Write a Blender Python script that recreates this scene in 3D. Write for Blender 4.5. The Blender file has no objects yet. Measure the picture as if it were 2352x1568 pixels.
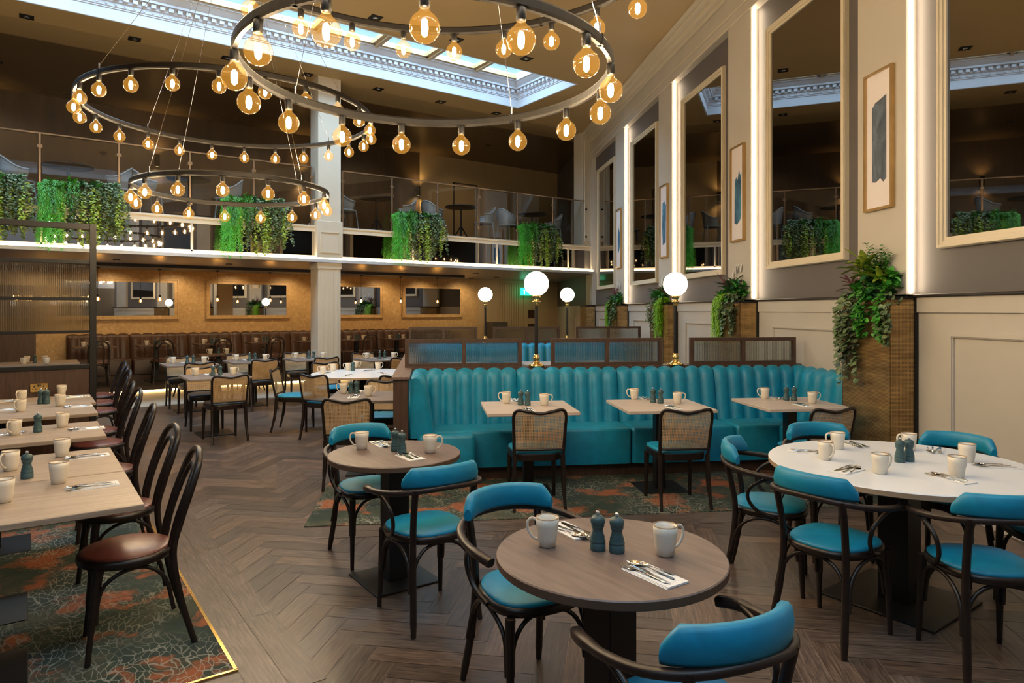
import bpy, math, random
from math import sin, cos, pi, radians, sqrt, atan2, hypot
from mathutils import Vector, Matrix
random.seed(7)
S = bpy.context.scene
COL = S.collection

# ------------------------------------------------------------------ camera, sky, exposure
H = 1.6
FPX = 1551.0
HY = 712.0
A = radians(54.3)
SA, CA = sin(A), cos(A)
cd = bpy.data.cameras.new('camera')
cam = bpy.data.objects.new('camera', cd); COL.objects.link(cam)
cam.location = (0, 0, H)
cam.rotation_euler = (radians(90), 0, -(pi / 2 - A))
cd.sensor_width = 36.0
cd.lens = 36.0 * FPX / 2352.0
cd.shift_y = -(784.0 - HY) / 2352.0
cd.clip_start = 0.05
S.camera = cam

W = bpy.data.worlds.new('sky'); S.world = W; W.use_nodes = True
bg = W.node_tree.nodes['Background']
bg.inputs[0].default_value = (0.50, 0.80, 1.0, 1)
bg.inputs[1].default_value = 0.75
S.view_settings.view_transform = 'Standard'
S.view_settings.look = 'None'
S.view_settings.gamma = 1.0
S.view_settings.exposure = 0.75
S.view_settings.use_curve_mapping = False
S.cycles.max_bounces = 7
S.cycles.diffuse_bounces = 3
S.cycles.glossy_bounces = 4
S.cycles.transmission_bounces = 4
S.cycles.transparent_max_bounces = 14
S.cycles.caustics_reflective = False
S.cycles.caustics_refractive = False
S.cycles.sample_clamp_indirect = 6.0

def sky_light(name, x, y, z, sx, sy, power):
    l = bpy.data.lights.new(name, 'AREA'); l.shape = 'RECTANGLE'; l.size = sx; l.size_y = sy
    l.energy = power; l.color = (0.58, 0.78, 1.0)
    o = bpy.data.objects.new(name, l); COL.objects.link(o); o.location = (x, y, z)
    return o
sky_light('skylight_daylight', 0.0, 10.9, 7.0, 17.0, 1.4, 620)
sky_light('skylight_daylight', 0.0, -0.45, 7.0, 17.0, 1.4, 360)

def spot(name, x, y, z, tx, ty, tz, power, color, angle=100, blend=.8, rad=.04):
    l = bpy.data.lights.new(name, 'SPOT'); l.energy = power; l.color = color; l.spot_size = radians(angle); l.spot_blend = blend; l.shadow_soft_size = rad
    o = bpy.data.objects.new(name, l); COL.objects.link(o); o.location = (x, y, z)
    o.rotation_euler = Vector((tx - x, ty - y, tz - z)).to_track_quat('-Z', 'Y').to_euler(); return o
for _i in range(9):                     # spots added below the soffit to brighten the gold wall
    spot('added_wall_wash', .2 + 1.25 * _i, 16.15, 2.46, .2 + 1.25 * _i, 16.85, 1.2, 22, (1.0, .74, .42), 120)
for _i in range(7):                     # added spots that lift the light under the gallery
    spot('added_soffit_spot', -.6 + 1.9 * _i, 13.9, 2.47, -.6 + 1.9 * _i, 14.0, 0, 16, (1.0, .80, .56), 130)
for _i in range(4):  # further added spots, for the tan wall by the exit
    spot('added_soffit_spot', 10.4 + .95 * _i, 15.2, 2.47, 10.6 + .9 * _i, 16.6, .8, 9, (1.0, .78, .5), 130)
for _a in (-7.4, -4.15, -.92, 2.34, 5.57, 8.8):   # the sconces on the gallery wall shine up and down
    spot('sconce_light', _a, 16.66, 5.02, _a, 16.76, 6.0, 14, (1.0, .68, .28), 130, 1.0)
    spot('sconce_light', _a, 16.66, 4.78, _a, 16.76, 3.5, 22, (1.0, .68, .28), 130, 1.0)
for _i in range(6):                     # downlights in the gallery ceiling
    spot('gallery_downlight', -3 + 2.6 * _i, 15.0, 5.93, -3 + 2.6 * _i, 15.6, 3, 30, (1.0, .70, .40), 140)

# ------------------------------------------------------------------ frames
def c2w(X, Y):
    return (X * SA + Y * CA, -X * CA + Y * SA)
def w2c(a, n):
    return (a * SA - n * CA, a * CA + n * SA)
def at(px, py, Z):                      # pixel -> world point on the level Z
    Y = (Z - H) * FPX / (HY - py)
    return c2w((px - 1176.0) / FPX * Y, Y)
WA = radians(6.95)
def Rp(s, d):                           # along the right wall s, distance from it d -> world
    return c2w(4.11 - sin(WA) * s - cos(WA) * d, cos(WA) * s - sin(WA) * d)
def rot_for(Fx, Fy, camframe=True):     # z rotation that turns local +y to the direction
    if camframe: Fx, Fy = c2w(Fx, Fy)
    return atan2(Fy, Fx) - pi / 2
ROT_BOOTH = rot_for(sin(WA), -cos(WA))  # local y faces the camera side, local x grows away from the wall
ROT_WALL = rot_for(-cos(WA), -sin(WA))  # local y points off the wall, local x runs to smaller s... see below

# ------------------------------------------------------------------ mesh builder
def catmull(pts, n=6, closed=False):
    P = [Vector(p) for p in pts]; out = []
    N = len(P)
    for i in range(N if closed else N - 1):
        p0 = P[(i - 1) % N] if closed or i > 0 else P[0] * 2 - P[1]
        p1 = P[i]; p2 = P[(i + 1) % N]
        p3 = P[(i + 2) % N] if closed or i + 2 < N else P[-1] * 2 - P[-2]
        for k in range(n):
            t = k / n
            out.append(0.5 * ((2 * p1) + (p2 - p0) * t + (2 * p0 - 5 * p1 + 4 * p2 - p3) * t * t + (3 * p1 - 3 * p2 + p3 - p0) * t ** 3))
    if not closed: out.append(P[-1].copy())
    return out

class MB:
    def __init__(s): s.v = []; s.f = []; s.sm = []; s.col = []
    def add(s, vs, fs, smooth=False):
        o = len(s.v); s.v += [tuple(v) for v in vs]
        for f in fs: s.f.append([i + o for i in f]); s.sm.append(smooth)
    def box(s, x0, y0, z0, x1, y1, z1, bev=0.0, M=None):
        if bev <= 0:
            vs = [(x0, y0, z0), (x1, y0, z0), (x1, y1, z0), (x0, y1, z0), (x0, y0, z1), (x1, y0, z1), (x1, y1, z1), (x0, y1, z1)]
            fs = [(3, 2, 1, 0), (4, 5, 6, 7), (0, 1, 5, 4), (1, 2, 6, 5), (2, 3, 7, 6), (3, 0, 4, 7)]
            if M: vs = [M @ Vector(v) for v in vs]
            s.add(vs, fs); return
        b = min(bev, (x1 - x0) / 2.01, (y1 - y0) / 2.01, (z1 - z0) / 2.01)
        def ring(i, z): return [(x0 + i, y0 + b, z), (x0 + b, y0 + i, z), (x1 - b, y0 + i, z), (x1 - i, y0 + b, z), (x1 - i, y1 - b, z), (x1 - b, y1 - i, z), (x0 + b, y1 - i, z), (x0 + i, y1 - b, z)]
        def rect(z): return [(x0 + b, y0 + b, z)] * 2 + [(x1 - b, y0 + b, z)] * 2 + [(x1 - b, y1 - b, z)] * 2 + [(x0 + b, y1 - b, z)] * 2
        vs = rect(z0) + ring(0, z0 + b) + ring(0, z1 - b) + rect(z1)
        fs = []
        for r in range(3):
            for i in range(8):
                j = (i + 1) % 8
                fs.append((r * 8 + i, r * 8 + j, r * 8 + 8 + j, r * 8 + 8 + i))
        fs.append(tuple(reversed(range(0, 8)))); fs.append(tuple(range(24, 32)))
        if M: vs = [M @ Vector(v) for v in vs]
        s.add(vs, fs, False)
    def prism(s, poly, z0, z1, M=None):
        n = len(poly)
        vs = [(p[0], p[1], z0) for p in poly] + [(p[0], p[1], z1) for p in poly]
        fs = [tuple(reversed(range(n))), tuple(range(n, 2 * n))] + [(i, (i + 1) % n, n + (i + 1) % n, n + i) for i in range(n)]
        if M: vs = [M @ Vector(v) for v in vs]
        s.add(vs, fs)
    def loft(s, rings, close=True, cap=True, smooth=True):
        n = len(rings[0]); vs = [v for r in rings for v in r]; fs = []
        for r in range(len(rings) - 1):
            for i in range(n if close else n - 1):
                j = (i + 1) % n
                fs.append((r * n + i, r * n + j, (r + 1) * n + j, (r + 1) * n + i))
        s.add(vs, fs, smooth)
        if cap:
            s.add(rings[0], [tuple(reversed(range(n)))], False); s.add(rings[-1], [tuple(range(n))], False)
    def lathe(s, prof, seg=20, c=(0, 0, 0), smooth=True, cap=True):
        rings = [[(c[0] + r * cos(2 * pi * i / seg), c[1] + r * sin(2 * pi * i / seg), c[2] + z) for i in range(seg)] for r, z in prof]
        s.loft(rings, True, cap, smooth)
    def tube(s, pts, rad, seg=8, closed=False, sq=None, smooth=True, up=(0, 0, 1)):
        P = [Vector(p) for p in pts]; N = len(P)
        if not hasattr(rad, '__len__'): rad = [rad] * N
        rings = []; prev = None
        for i in range(N):
            t = (P[(i + 1) % N] - P[i - 1]) if closed else (P[min(i + 1, N - 1)] - P[max(i - 1, 0)])
            t.normalize()
            if sq:
                u = Vector(up); a = t.cross(u)
                if a.length < 1e-4: a = Vector((1, 0, 0))
                a.normalize(); b = a.cross(t)
                w, h = sq
                rings.append([P[i] + a * x * w / 2 * rad[i] + b * y * h / 2 * rad[i] for x, y in ((-1, -.6), (-.6, -1), (.6, -1), (1, -.6), (1, .6), (.6, 1), (-.6, 1), (-1, .6))])
                continue
            if prev is None:
                a = t.cross(Vector((0, 0, 1)))
                if a.length < 0.1: a = t.cross(Vector((1, 0, 0)))
            else:
                a = prev - t * prev.dot(t)
            a.normalize(); prev = a; b = t.cross(a)
            rings.append([P[i] + (a * cos(2 * pi * k / seg) + b * sin(2 * pi * k / seg)) * rad[i] for k in range(seg)])
        if closed: rings.append(rings[0])
        s.loft(rings, True, not closed, smooth)
    def build(s, name, mat, parent=None):
        me = bpy.data.meshes.new(name)
        me.from_pydata(s.v, [], s.f)
        me.polygons.foreach_set('use_smooth', s.sm)
        if s.col:
            ca = me.color_attributes.new('tint', 'FLOAT_COLOR', 'CORNER')
            buf = []
            for p in me.polygons:
                c = s.col[p.index] if p.index < len(s.col) else (1, 1, 1, 1)
                buf += list(c) * p.loop_total
            ca.data.foreach_set('color', buf)
        if mat: me.materials.append(mat)
        o = bpy.data.objects.new(name, me); COL.objects.link(o)
        if parent: o.parent = parent
        return o

def thing(name, label, cat, group=None, loc=(0, 0, 0), rz=0.0):
    o = bpy.data.objects.new(name, None); COL.objects.link(o)
    o.location = loc; o.rotation_euler = (0, 0, rz); o.empty_display_size = .1
    o['label'] = label; o['category'] = cat
    if group: o['group'] = group
    return o
def tag(o, label, cat, group=None):
    o['label'] = label; o['category'] = cat
    if group: o['group'] = group
    return o
def struct(o, label=None):
    o['kind'] = 'structure'
    if label: o['label'] = label
    return o
KIDS = {}
def kids(o):
    if o.name not in KIDS: KIDS[o.name] = [c for c in bpy.data.objects if c.parent == o]
    return KIDS[o.name]
def clone(o, loc, rz, label=None, group=None, scale=None):
    def cp(x, par):
        c = x.copy(); COL.objects.link(c); c.parent = par
        for k in kids(x): cp(k, c)
        return c
    c = cp(o, None)
    c.location = loc; c.rotation_euler = (0, 0, rz)
    if scale: c.scale = scale
    if label: c['label'] = label
    if group: c['group'] = group
    return c
class Proto:
    """first use moves the built thing itself, later uses copy it"""
    def __init__(s, root): s.root = root; s.used = False
    def put(s, loc, rz, label, group=None, scale=None):
        if not s.used:
            s.used = True
            r = s.root; kids(r)
            for k in kids(r): kids(k)
            r.location = loc; r.rotation_euler = (0, 0, rz); r['label'] = label
            if scale: r.scale = scale
            if group: r['group'] = group
            return r
        return clone(s.root, loc, rz, label, group or s.root.get('group'), scale or (1, 1, 1))

def frame4(m, x0, z0, x1, z1, w, y0, y1, bev=0.0):   # four bars that meet without overlapping
    for (a, b, c, d) in ((x0, z0, x0 + w, z1), (x1 - w, z0, x1, z1), (x0 + w, z0, x1 - w, z0 + w), (x0 + w, z1 - w, x1 - w, z1)):
        m.box(a, y0, b, c, y1, d, bev)

# ------------------------------------------------------------------ materials
class NT:
    def __init__(s, name):
        s.m = bpy.data.materials.new(name); s.m.use_nodes = True
        s.t = s.m.node_tree; s.p = s.t.nodes['Principled BSDF']; s.out = s.t.nodes['Material Output']
    def n(s, typ, **kw):
        nd = s.t.nodes.new(typ)
        for k, v in kw.items():
            if k.startswith('i_'):
                key = k[2:]
                key = int(key) if key.isdigit() else key.replace('_', ' ')
                nd.inputs[key].default_value = v
            else: setattr(nd, k, v)
        return nd
    def l(s, a, b): s.t.links.new(a, b)
    def obj(s): return s.n('ShaderNodeTexCoord').outputs['Object']
    def math(s, op, a, b=None):
        nd = s.n('ShaderNodeMath', operation=op)
        for i, x in enumerate((a, b)):
            if x is None: continue
            if isinstance(x, (int, float)): nd.inputs[i].default_value = x
            else: s.l(x, nd.inputs[i])
        return nd.outputs[0]
    def ramp(s, fac, stops):
        r = s.n('ShaderNodeValToRGB'); e = r.color_ramp.elements
        while len(e) < len(stops): e.new(0.5)
        for i, (p, c) in enumerate(stops): e[i].position = p; e[i].color = (*c, 1) if len(c) == 3 else c
        s.l(fac, r.inputs[0]); return r.outputs[0]
    def mix(s, fac, a, b, blend='MIX'):
        m = s.n('ShaderNodeMix', data_type='RGBA', blend_type=blend)
        for k, x in ((0, fac), (6, a), (7, b)):
            if isinstance(x, (int, float)): m.inputs[k].default_value = x
            elif isinstance(x, tuple): m.inputs[k].default_value = (*x, 1) if len(x) == 3 else x
            else: s.l(x, m.inputs[k])
        return m.outputs[2]
    def noise(s, vec, scale, detail=3, scl=None, rough=.5, dist=0.0):
        if scl:
            mp = s.n('ShaderNodeMapping'); mp.inputs['Scale'].default_value = scl; s.l(vec, mp.inputs[0]); vec = mp.outputs[0]
        nz = s.n('ShaderNodeTexNoise', i_Scale=scale, i_Detail=detail, i_Roughness=rough, i_Distortion=dist)
        s.l(vec, nz.inputs['Vector']); return nz.outputs['Fac']
    def bump(s, h, strength=.2, dist=.01):
        b = s.n('ShaderNodeBump', i_Strength=strength, i_Distance=dist); s.l(h, b.inputs['Height']); s.l(b.outputs[0], s.p.inputs['Normal'])
    def set(s, color=None, rough=.5, metal=0, **kw):
        if color is not None:
            if isinstance(color, tuple): s.p.inputs['Base Color'].default_value = (*color, 1)
            else: s.l(color, s.p.inputs['Base Color'])
        s.p.inputs['Roughness'].default_value = rough; s.p.inputs['Metallic'].default_value = metal
        for k, v in kw.items(): s.p.inputs[k.replace('_', ' ')].default_value = v
        return s.m

def varied(name, color, rough=.5, metal=0, scale=4, amt=.12, scl=None, bump=0, **kw):
    t = NT(name); o = t.obj(); f = t.noise(o, scale, 4, scl)
    a = tuple(c * (1 - amt) for c in color); b = tuple(min(1, c * (1 + amt)) for c in color)
    t.set(t.ramp(f, [(.3, a), (.7, b)]), rough, metal, **kw)
    if bump: t.bump(t.noise(o, scale * 12, 2), bump, .004)
    return t.m
def wood(name, c0, c1, rough=.45, scl=(1.2, 14, 14), scale=3, **kw):
    t = NT(name); o = t.obj(); f = t.noise(o, scale, 6, scl, .6, .4)
    t.set(t.ramp(f, [(.3, c0), (.7, c1)]), rough, **kw); t.bump(f, .06, .004); return t.m
def emit(name, color, strength):
    t = NT(name); t.set((0, 0, 0), .5)
    t.p.inputs['Emission Color'].default_value = (*color, 1); t.p.inputs['Emission Strength'].default_value = strength
    return t.m
def velvet(name, c):
    t = NT(name); o = t.obj(); f = t.noise(o, 7, 5, None, .6, .6); g = t.noise(o, 60, 2)
    col = t.ramp(f, [(.25, tuple(x * .78 for x in c)), (.75, tuple(x * 1.2 for x in c))])
    t.set(col, .46); t.p.inputs['Sheen Weight'].default_value = .12; t.p.inputs['Sheen Tint'].default_value = (.35, .9, 1, 1); t.p.inputs['Sheen Roughness'].default_value = .4
    t.bump(g, .08, .002); return t.m

M = {}
M['teal'] = velvet('teal_velvet', (.001, .222, .385))
M['bent'] = varied('bentwood_stain', (.013, .007, .005), .36, 0, 6, .35, (1, 1, 4))
M['arm'] = varied('dark_arm_wood', (.024, .013, .010), .42, 0, 5, .3, (1, 1, 4))
M['leather'] = varied('oxblood_leather', (.13, .035, .028), .34, 0, 5, .2, None, .1)
M['blackleather'] = varied('black_leather', (.022, .02, .02), .38, 0, 5, .2, None, .1)
M['brownleather'] = varied('brown_leather', (.042, .015, .006), .42, 0, 4, .25, None, .1)
M['wood_dark'] = wood('walnut_laminate', (.125, .085, .070), (.205, .145, .122), .42, (14, 1.4, 14))
M['wood_light'] = wood('oak_laminate', (.47, .38, .32), (.60, .50, .43), .42, (1.4, 16, 14))
M['wood_oak2'] = wood('ash_oak_laminate', (.29, .215, .155), (.41, .315, .235), .45, (1.0, 16, 14))
M['wood_grey'] = wood('grey_oak_laminate', (.17, .135, .12), (.25, .205, .185), .42, (1.4, 16, 14))
M['white_top'] = varied('white_laminate', (.72, .74, .78), .33, 0, 3, .03)
M['edge_oak'] = varied('oak_edging', (.42, .30, .20), .5)
M['wood_panel'] = wood('walnut_panel', (.050, .026, .017), (.095, .052, .035), .45, (14, 14, 1.2))
M['wood_cap'] = wood('walnut_cap', (.13, .085, .07), (.20, .14, .115), .4, (14, 1.2, 14))
M['black'] = varied('black_steel', (.012, .012, .013), .42, .3)
M['ring'] = varied('blackened_steel', (.012, .009, .007), .5, .2, 9, .3)
M['socket'] = varied('dark_bulb_socket', (.02, .018, .017), .4, .4)
M['brass'] = varied('polished_brass', (.83, .56, .20), .18, 1, 5, .08)
M['gold'] = varied('gold_frame', (.55, .36, .15), .35, .8, 5, .12)
M['bronze'] = varied('bronze_rail', (.42, .30, .20), .28, .9, 5, .1)
M['steel'] = varied('polished_cutlery_steel', (.78, .78, .78), .12, 1, 9, .05)
M['ceramic'] = None
M['mill'] = varied('blue_green_painted_wood', (.045, .095, .105), .42, 0, 12, .18)
M['napkin'] = varied('white_linen', (.78, .76, .74), .85, 0, 20, .04, None, .15)
M['cream'] = varied('cream_paint', (.62, .56, .46), .45, 0, 2, .03)
M['cream_trim'] = varied('cream_moulding_paint', (.68, .60, .46), .42, 0, 2, .03)
M['stone'] = varied('stone_paint', (.52, .48, .425), .5, 0, 2, .03)
M['charcoal'] = varied('charcoal_paint', (.115, .103, .102), .55, 0, 2, .04)
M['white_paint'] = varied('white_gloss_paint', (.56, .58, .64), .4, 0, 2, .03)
M['ceil'] = varied('tan_ceiling_paint', (.44, .31, .15), .55, 0, 1, .03)
M['dark_ceil'] = varied('brown_gallery_ceiling', (.15, .095, .045), .25, 0, 1, .06)
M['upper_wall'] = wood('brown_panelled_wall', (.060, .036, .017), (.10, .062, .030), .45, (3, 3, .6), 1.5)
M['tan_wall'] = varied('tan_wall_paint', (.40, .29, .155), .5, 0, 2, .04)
M['soffit'] = varied('grey_soffit_paint', (.20, .18, .165), .3, 0, 1, .03)
M['dark_wall'] = varied('dark_brown_wall', (.06, .05, .042), .5, 0, 1, .05)
M['blue_wall'] = varied('pale_blue_grey_paint', (.42, .46, .54), .6, 0, 1, .05)
M['pale_tile'] = varied('cream_floor_tile', (.62, .56, .46), .3, 0, 3, .05)
M['dark_carpet'] = varied('dark_platform_floor', (.035, .025, .02), .8, 0, 3, .2)
M['grout'] = varied('floor_joint', (.26, .20, .16), .7)
M['paper'] = varied('art_paper', (.75, .70, .72), .6, 0, 2, .02)
M['grey_cane'] = varied('whitewashed_rattan', (.30, .29, .28), .5)
M['led'] = emit('warm_led_strip', (1.0, .74, .44), 7.0)
M['led_pil'] = emit('warm_white_led_strip', (1.0, .80, .55), 22.0)
M['led_yel'] = emit('amber_led_strip', (1.0, .62, .22), 22.0)
M['globe'] = emit('opal_globe_glow', (1.0, .86, .66), 5.0)
M['fil'] = emit('glowing_filament', (1.0, .82, .58), 330.0)
M['fil2'] = emit('pendant_filament', (1.0, .55, .20), 260.0)
M['spot'] = emit('sconce_glow', (1.0, .66, .22), 30.0)
M['exitgreen'] = emit('green_sign_glow', (.02, .75, .35), 1.6)
M['exitwhite'] = emit('white_sign_glow', (.6, 1, .8), 1.6)

def mat_ceramic():
    t = NT('speckled_stoneware'); o = t.obj(); sp = t.noise(o, 460, 2)
    c = t.ramp(sp, [(.30, (.45, .37, .27)), (.38, (.74, .68, .58))])
    z = t.n('ShaderNodeSeparateXYZ'); t.l(o, z.inputs[0])
    rim = t.math('GREATER_THAN', z.outputs[2], .1015)
    t.set(t.mix(rim, c, (.32, .20, .11)), .28); return t.m
M['ceramic'] = mat_ceramic()

def mat_mirror(name, c, rough=.015):
    t = NT(name); f = t.noise(t.obj(), .6, 1); t.set(t.ramp(f, [(0, c), (1, tuple(x * 1.05 for x in c))]), rough, 1.0); return t.m
M['mirror'] = mat_mirror('smoked_mirror', (.30, .285, .27))
M['mirror2'] = mat_mirror('clear_mirror', (.62, .61, .60))

def mat_clear(name, tint, refl=1.45, em=None, dust=0.0):
    t = NT(name); t.t.nodes.remove(t.p)
    tr = t.n('ShaderNodeBsdfTransparent'); tr.inputs[0].default_value = (*tint, 1)
    gl = t.n('ShaderNodeBsdfGlossy'); gl.inputs['Roughness'].default_value = .02; gl.inputs[0].default_value = (1, 1, 1, 1)
    fr = t.n('ShaderNodeFresnel'); fr.inputs[0].default_value = refl
    mx = t.n('ShaderNodeMixShader'); gm = t.n('ShaderNodeNewGeometry')
    t.l(t.math('MULTIPLY', fr.outputs[0], t.math('SUBTRACT', 1.0, gm.outputs['Backfacing'])), mx.inputs[0]); t.l(tr.outputs[0], mx.inputs[1]); t.l(gl.outputs[0], mx.inputs[2])
    last = mx.outputs[0]
    if em:
        e = t.n('ShaderNodeEmission'); e.inputs[0].default_value = (*em[0], 1); e.inputs[1].default_value = em[1]
        ad = t.n('ShaderNodeAddShader'); t.l(last, ad.inputs[0]); t.l(e.outputs[0], ad.inputs[1]); last = ad.outputs[0]
    t.l(last, t.out.inputs[0]); return t.m
M['glass'] = mat_clear('clear_glass', (.90, .92, .93), 1.95)
M['bulb'] = mat_clear('amber_bulb_glass', (1.0, .90, .72), 1.5, ((1.0, .46, .06), .13))
M['bulb2'] = mat_clear('amber_pendant_glass', (1.0, .80, .45), 1.5, ((1.0, .45, .08), .25))
M['pane'] = mat_clear('skylight_pane', (.9, .97, 1.0), 1.3)

def mat_reeded():
    t = NT('reeded_glass'); t.t.nodes.remove(t.p); o = t.obj()
    x = t.n('ShaderNodeSeparateXYZ'); t.l(o, x.inputs[0])
    w = t.math('ABSOLUTE', t.math('SINE', t.math('MULTIPLY', x.outputs[0], pi / .018)))
    b = t.n('ShaderNodeBump', i_Strength=.9, i_Distance=.008); t.l(w, b.inputs['Height'])
    rf = t.n('ShaderNodeBsdfRefraction'); rf.inputs['IOR'].default_value = 1.25; rf.inputs['Roughness'].default_value = .05; rf.inputs[0].default_value = (.85, .88, .88, 1)
    t.l(b.outputs[0], rf.inputs['Normal'])
    gl = t.n('ShaderNodeBsdfGlossy'); gl.inputs['Roughness'].default_value = .15; t.l(b.outputs[0], gl.inputs['Normal'])
    tr = t.n('ShaderNodeBsdfTransparent'); tr.inputs[0].default_value = (.8, .82, .82, 1)
    m1 = t.n('ShaderNodeMixShader'); t.l(t.math('MULTIPLY', w, .45), m1.inputs[0]); t.l(rf.outputs[0], m1.inputs[1]); t.l(tr.outputs[0], m1.inputs[2])
    m2 = t.n('ShaderNodeMixShader'); m2.inputs[0].default_value = .10; t.l(m1.outputs[0], m2.inputs[1]); t.l(gl.outputs[0], m2.inputs[2])
    t.l(m2.outputs[0], t.out.inputs[0]); return t.m
M['reeded'] = mat_reeded()

def mat_cane():
    t = NT('woven_cane'); o = t.obj(); x = t.n('ShaderNodeSeparateXYZ'); t.l(o, x.inputs[0])
    def tri(v, s): return t.math('ABSOLUTE', t.math('SUBTRACT', t.math('FRACT', t.math('MULTIPLY', v, s)), .5))
    fx = tri(x.outputs[0], 82); fz = tri(x.outputs[2], 82)
    hole = t.math('MULTIPLY', t.math('LESS_THAN', fx, .23), t.math('LESS_THAN', fz, .23))
    c = t.ramp(t.noise(o, 9, 4), [(.3, (.50, .33, .17)), (.7, (.72, .53, .32))])
    edge = t.math('MULTIPLY', fx, fz)
    c = t.mix(t.math('MULTIPLY', t.math('SUBTRACT', .25, edge), 1.3), c, (.30, .18, .08))
    t.set(c, .5)
    tr = t.n('ShaderNodeBsdfTransparent'); mx = t.n('ShaderNodeMixShader')
    t.l(hole, mx.inputs[0]); t.l(t.p.outputs[0], mx.inputs[1]); t.l(tr.outputs[0], mx.inputs[2]); t.l(mx.outputs[0], t.out.inputs[0])
    return t.m
M['cane'] = mat_cane()

def mat_brassmesh():
    t = NT('perforated_brass_mesh'); o = t.obj(); x = t.n('ShaderNodeSeparateXYZ'); t.l(o, x.inputs[0])
    def tri(v, s): return t.math('ABSOLUTE', t.math('SUBTRACT', t.math('FRACT', t.math('MULTIPLY', v, s)), .5))
    h = t.math('ADD', x.outputs[0], x.outputs[1])
    fx = tri(h, 90); fz = tri(x.outputs[2], 90)
    hole = t.math('MULTIPLY', t.math('LESS_THAN', fx, .27), t.math('LESS_THAN', fz, .27))
    sx = t.math('LESS_THAN', tri(x.outputs[2], 7.2), .012)
    sy = t.math('LESS_THAN', tri(h, 3.1), .006)
    seam = t.math('MAXIMUM', sx, sy)
    f = t.noise(o, 5, 5, (1, 1, 3), .6)
    c = t.ramp(f, [(.3, (.26, .15, .055)), (.7, (.60, .38, .15))])
    c = t.mix(hole, c, (.012, .008, .005)); c = t.mix(t.math('MULTIPLY', seam, .6), c, (.62, .42, .16))
    t.set(c, .32, .5); t.bump(hole, .5, .003)
    t.l(t.math('SUBTRACT', .6, t.math('MULTIPLY', hole, .5)), t.p.inputs['Metallic']); return t.m
M['brassmesh'] = mat_brassmesh()

def mat_floor():
    t = NT('herringbone_vinyl_plank')
    at_ = t.n('ShaderNodeAttribute', attribute_name='tint'); uv = t.n('ShaderNodeUVMap', uv_map='grain')
    g = t.noise(uv.outputs[0], 5, 6, (1.2, 16, 1), .65, .6)
    g2 = t.noise(uv.outputs[0], 1.6, 3, (1.0, 4, 1), .6, .3)
    c = t.ramp(g, [(.25, (.022, .013, .009)), (.45, (.085, .056, .042)), (.6, (.15, .104, .078)), (.8, (.28, .205, .160))])
    c = t.mix(1.0, c, at_.outputs['Color'], 'MULTIPLY')
    c = t.mix(t.math('MULTIPLY', g2, .25), c, (.06, .06, .066))
    t.set(c, .34)
    t.l(t.ramp(g, [(.2, (.30,) * 3), (.8, (.44,) * 3)]), t.p.inputs['Roughness'])
    t.bump(g, .12, .003); return t.m
M['floor'] = mat_floor()

def mat_carpet():
    t = NT('patterned_carpet'); o = t.obj()
    nz = t.n('ShaderNodeTexNoise', i_Scale=3.0, i_Detail=3); t.l(o, nz.inputs['Vector'])
    wv = t.n('ShaderNodeVectorMath', operation='MULTIPLY_ADD'); t.l(nz.outputs['Color'], wv.inputs[0]); wv.inputs[1].default_value = (.22, .22, 0); t.l(o, wv.inputs[2])
    mp = t.n('ShaderNodeMapping'); mp.inputs['Scale'].default_value = (30, 14, 1); t.l(wv.outputs[0], mp.inputs[0])
    v = t.n('ShaderNodeTexVoronoi', feature='DISTANCE_TO_EDGE'); v.inputs['Scale'].default_value = 1.0; t.l(mp.outputs[0], v.inputs['Vector'])
    line = t.ramp(v.outputs['Distance'], [(.0, (1, 1, 1)), (.03, (.6,) * 3), (.07, (0, 0, 0))])
    base = t.ramp(t.noise(o, 2.2, 6, None, .65), [(.35, (.010, .028, .025)), (.5, (.030, .055, .035)), (.65, (.09, .085, .05))])
    org = t.ramp(t.noise(wv.outputs[0], 2.6, 5, None, .6), [(.53, (0, 0, 0)), (.60, (1, 1, 1))])
    c = t.mix(t.math('MULTIPLY', org, .85), base, (.42, .11, .028))
    fade = t.ramp(t.noise(o, 1.7, 4), [(.42, (0, 0, 0)), (.58, (.85,) * 3)])
    c = t.mix(t.math('MULTIPLY', line, fade), c, (.45, .44, .36))
    tx = t.noise(o, 260, 2); c = t.mix(t.math('MULTIPLY', tx, .55), c, (.01, .012, .012))
    t.set(c, .9); t.bump(tx, .3, .004); return t.m
M['carpet'] = mat_carpet()

def mat_wallpaper():
    t = NT('gold_leafy_wallpaper'); o = t.obj()
    f = t.noise(o, 9, 6, None, .65, 1.5); g = t.noise(o, 2.0, 3)
    c = t.ramp(f, [(.35, (.33, .205, .085)), (.55, (.43, .28, .125)), (.7, (.54, .38, .19))])
    t.set(t.mix(t.math('MULTIPLY', g, .3), c, (.50, .30, .10)), .5); t.bump(f, .15, .004); return t.m
M['wallpaper'] = mat_wallpaper()

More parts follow.
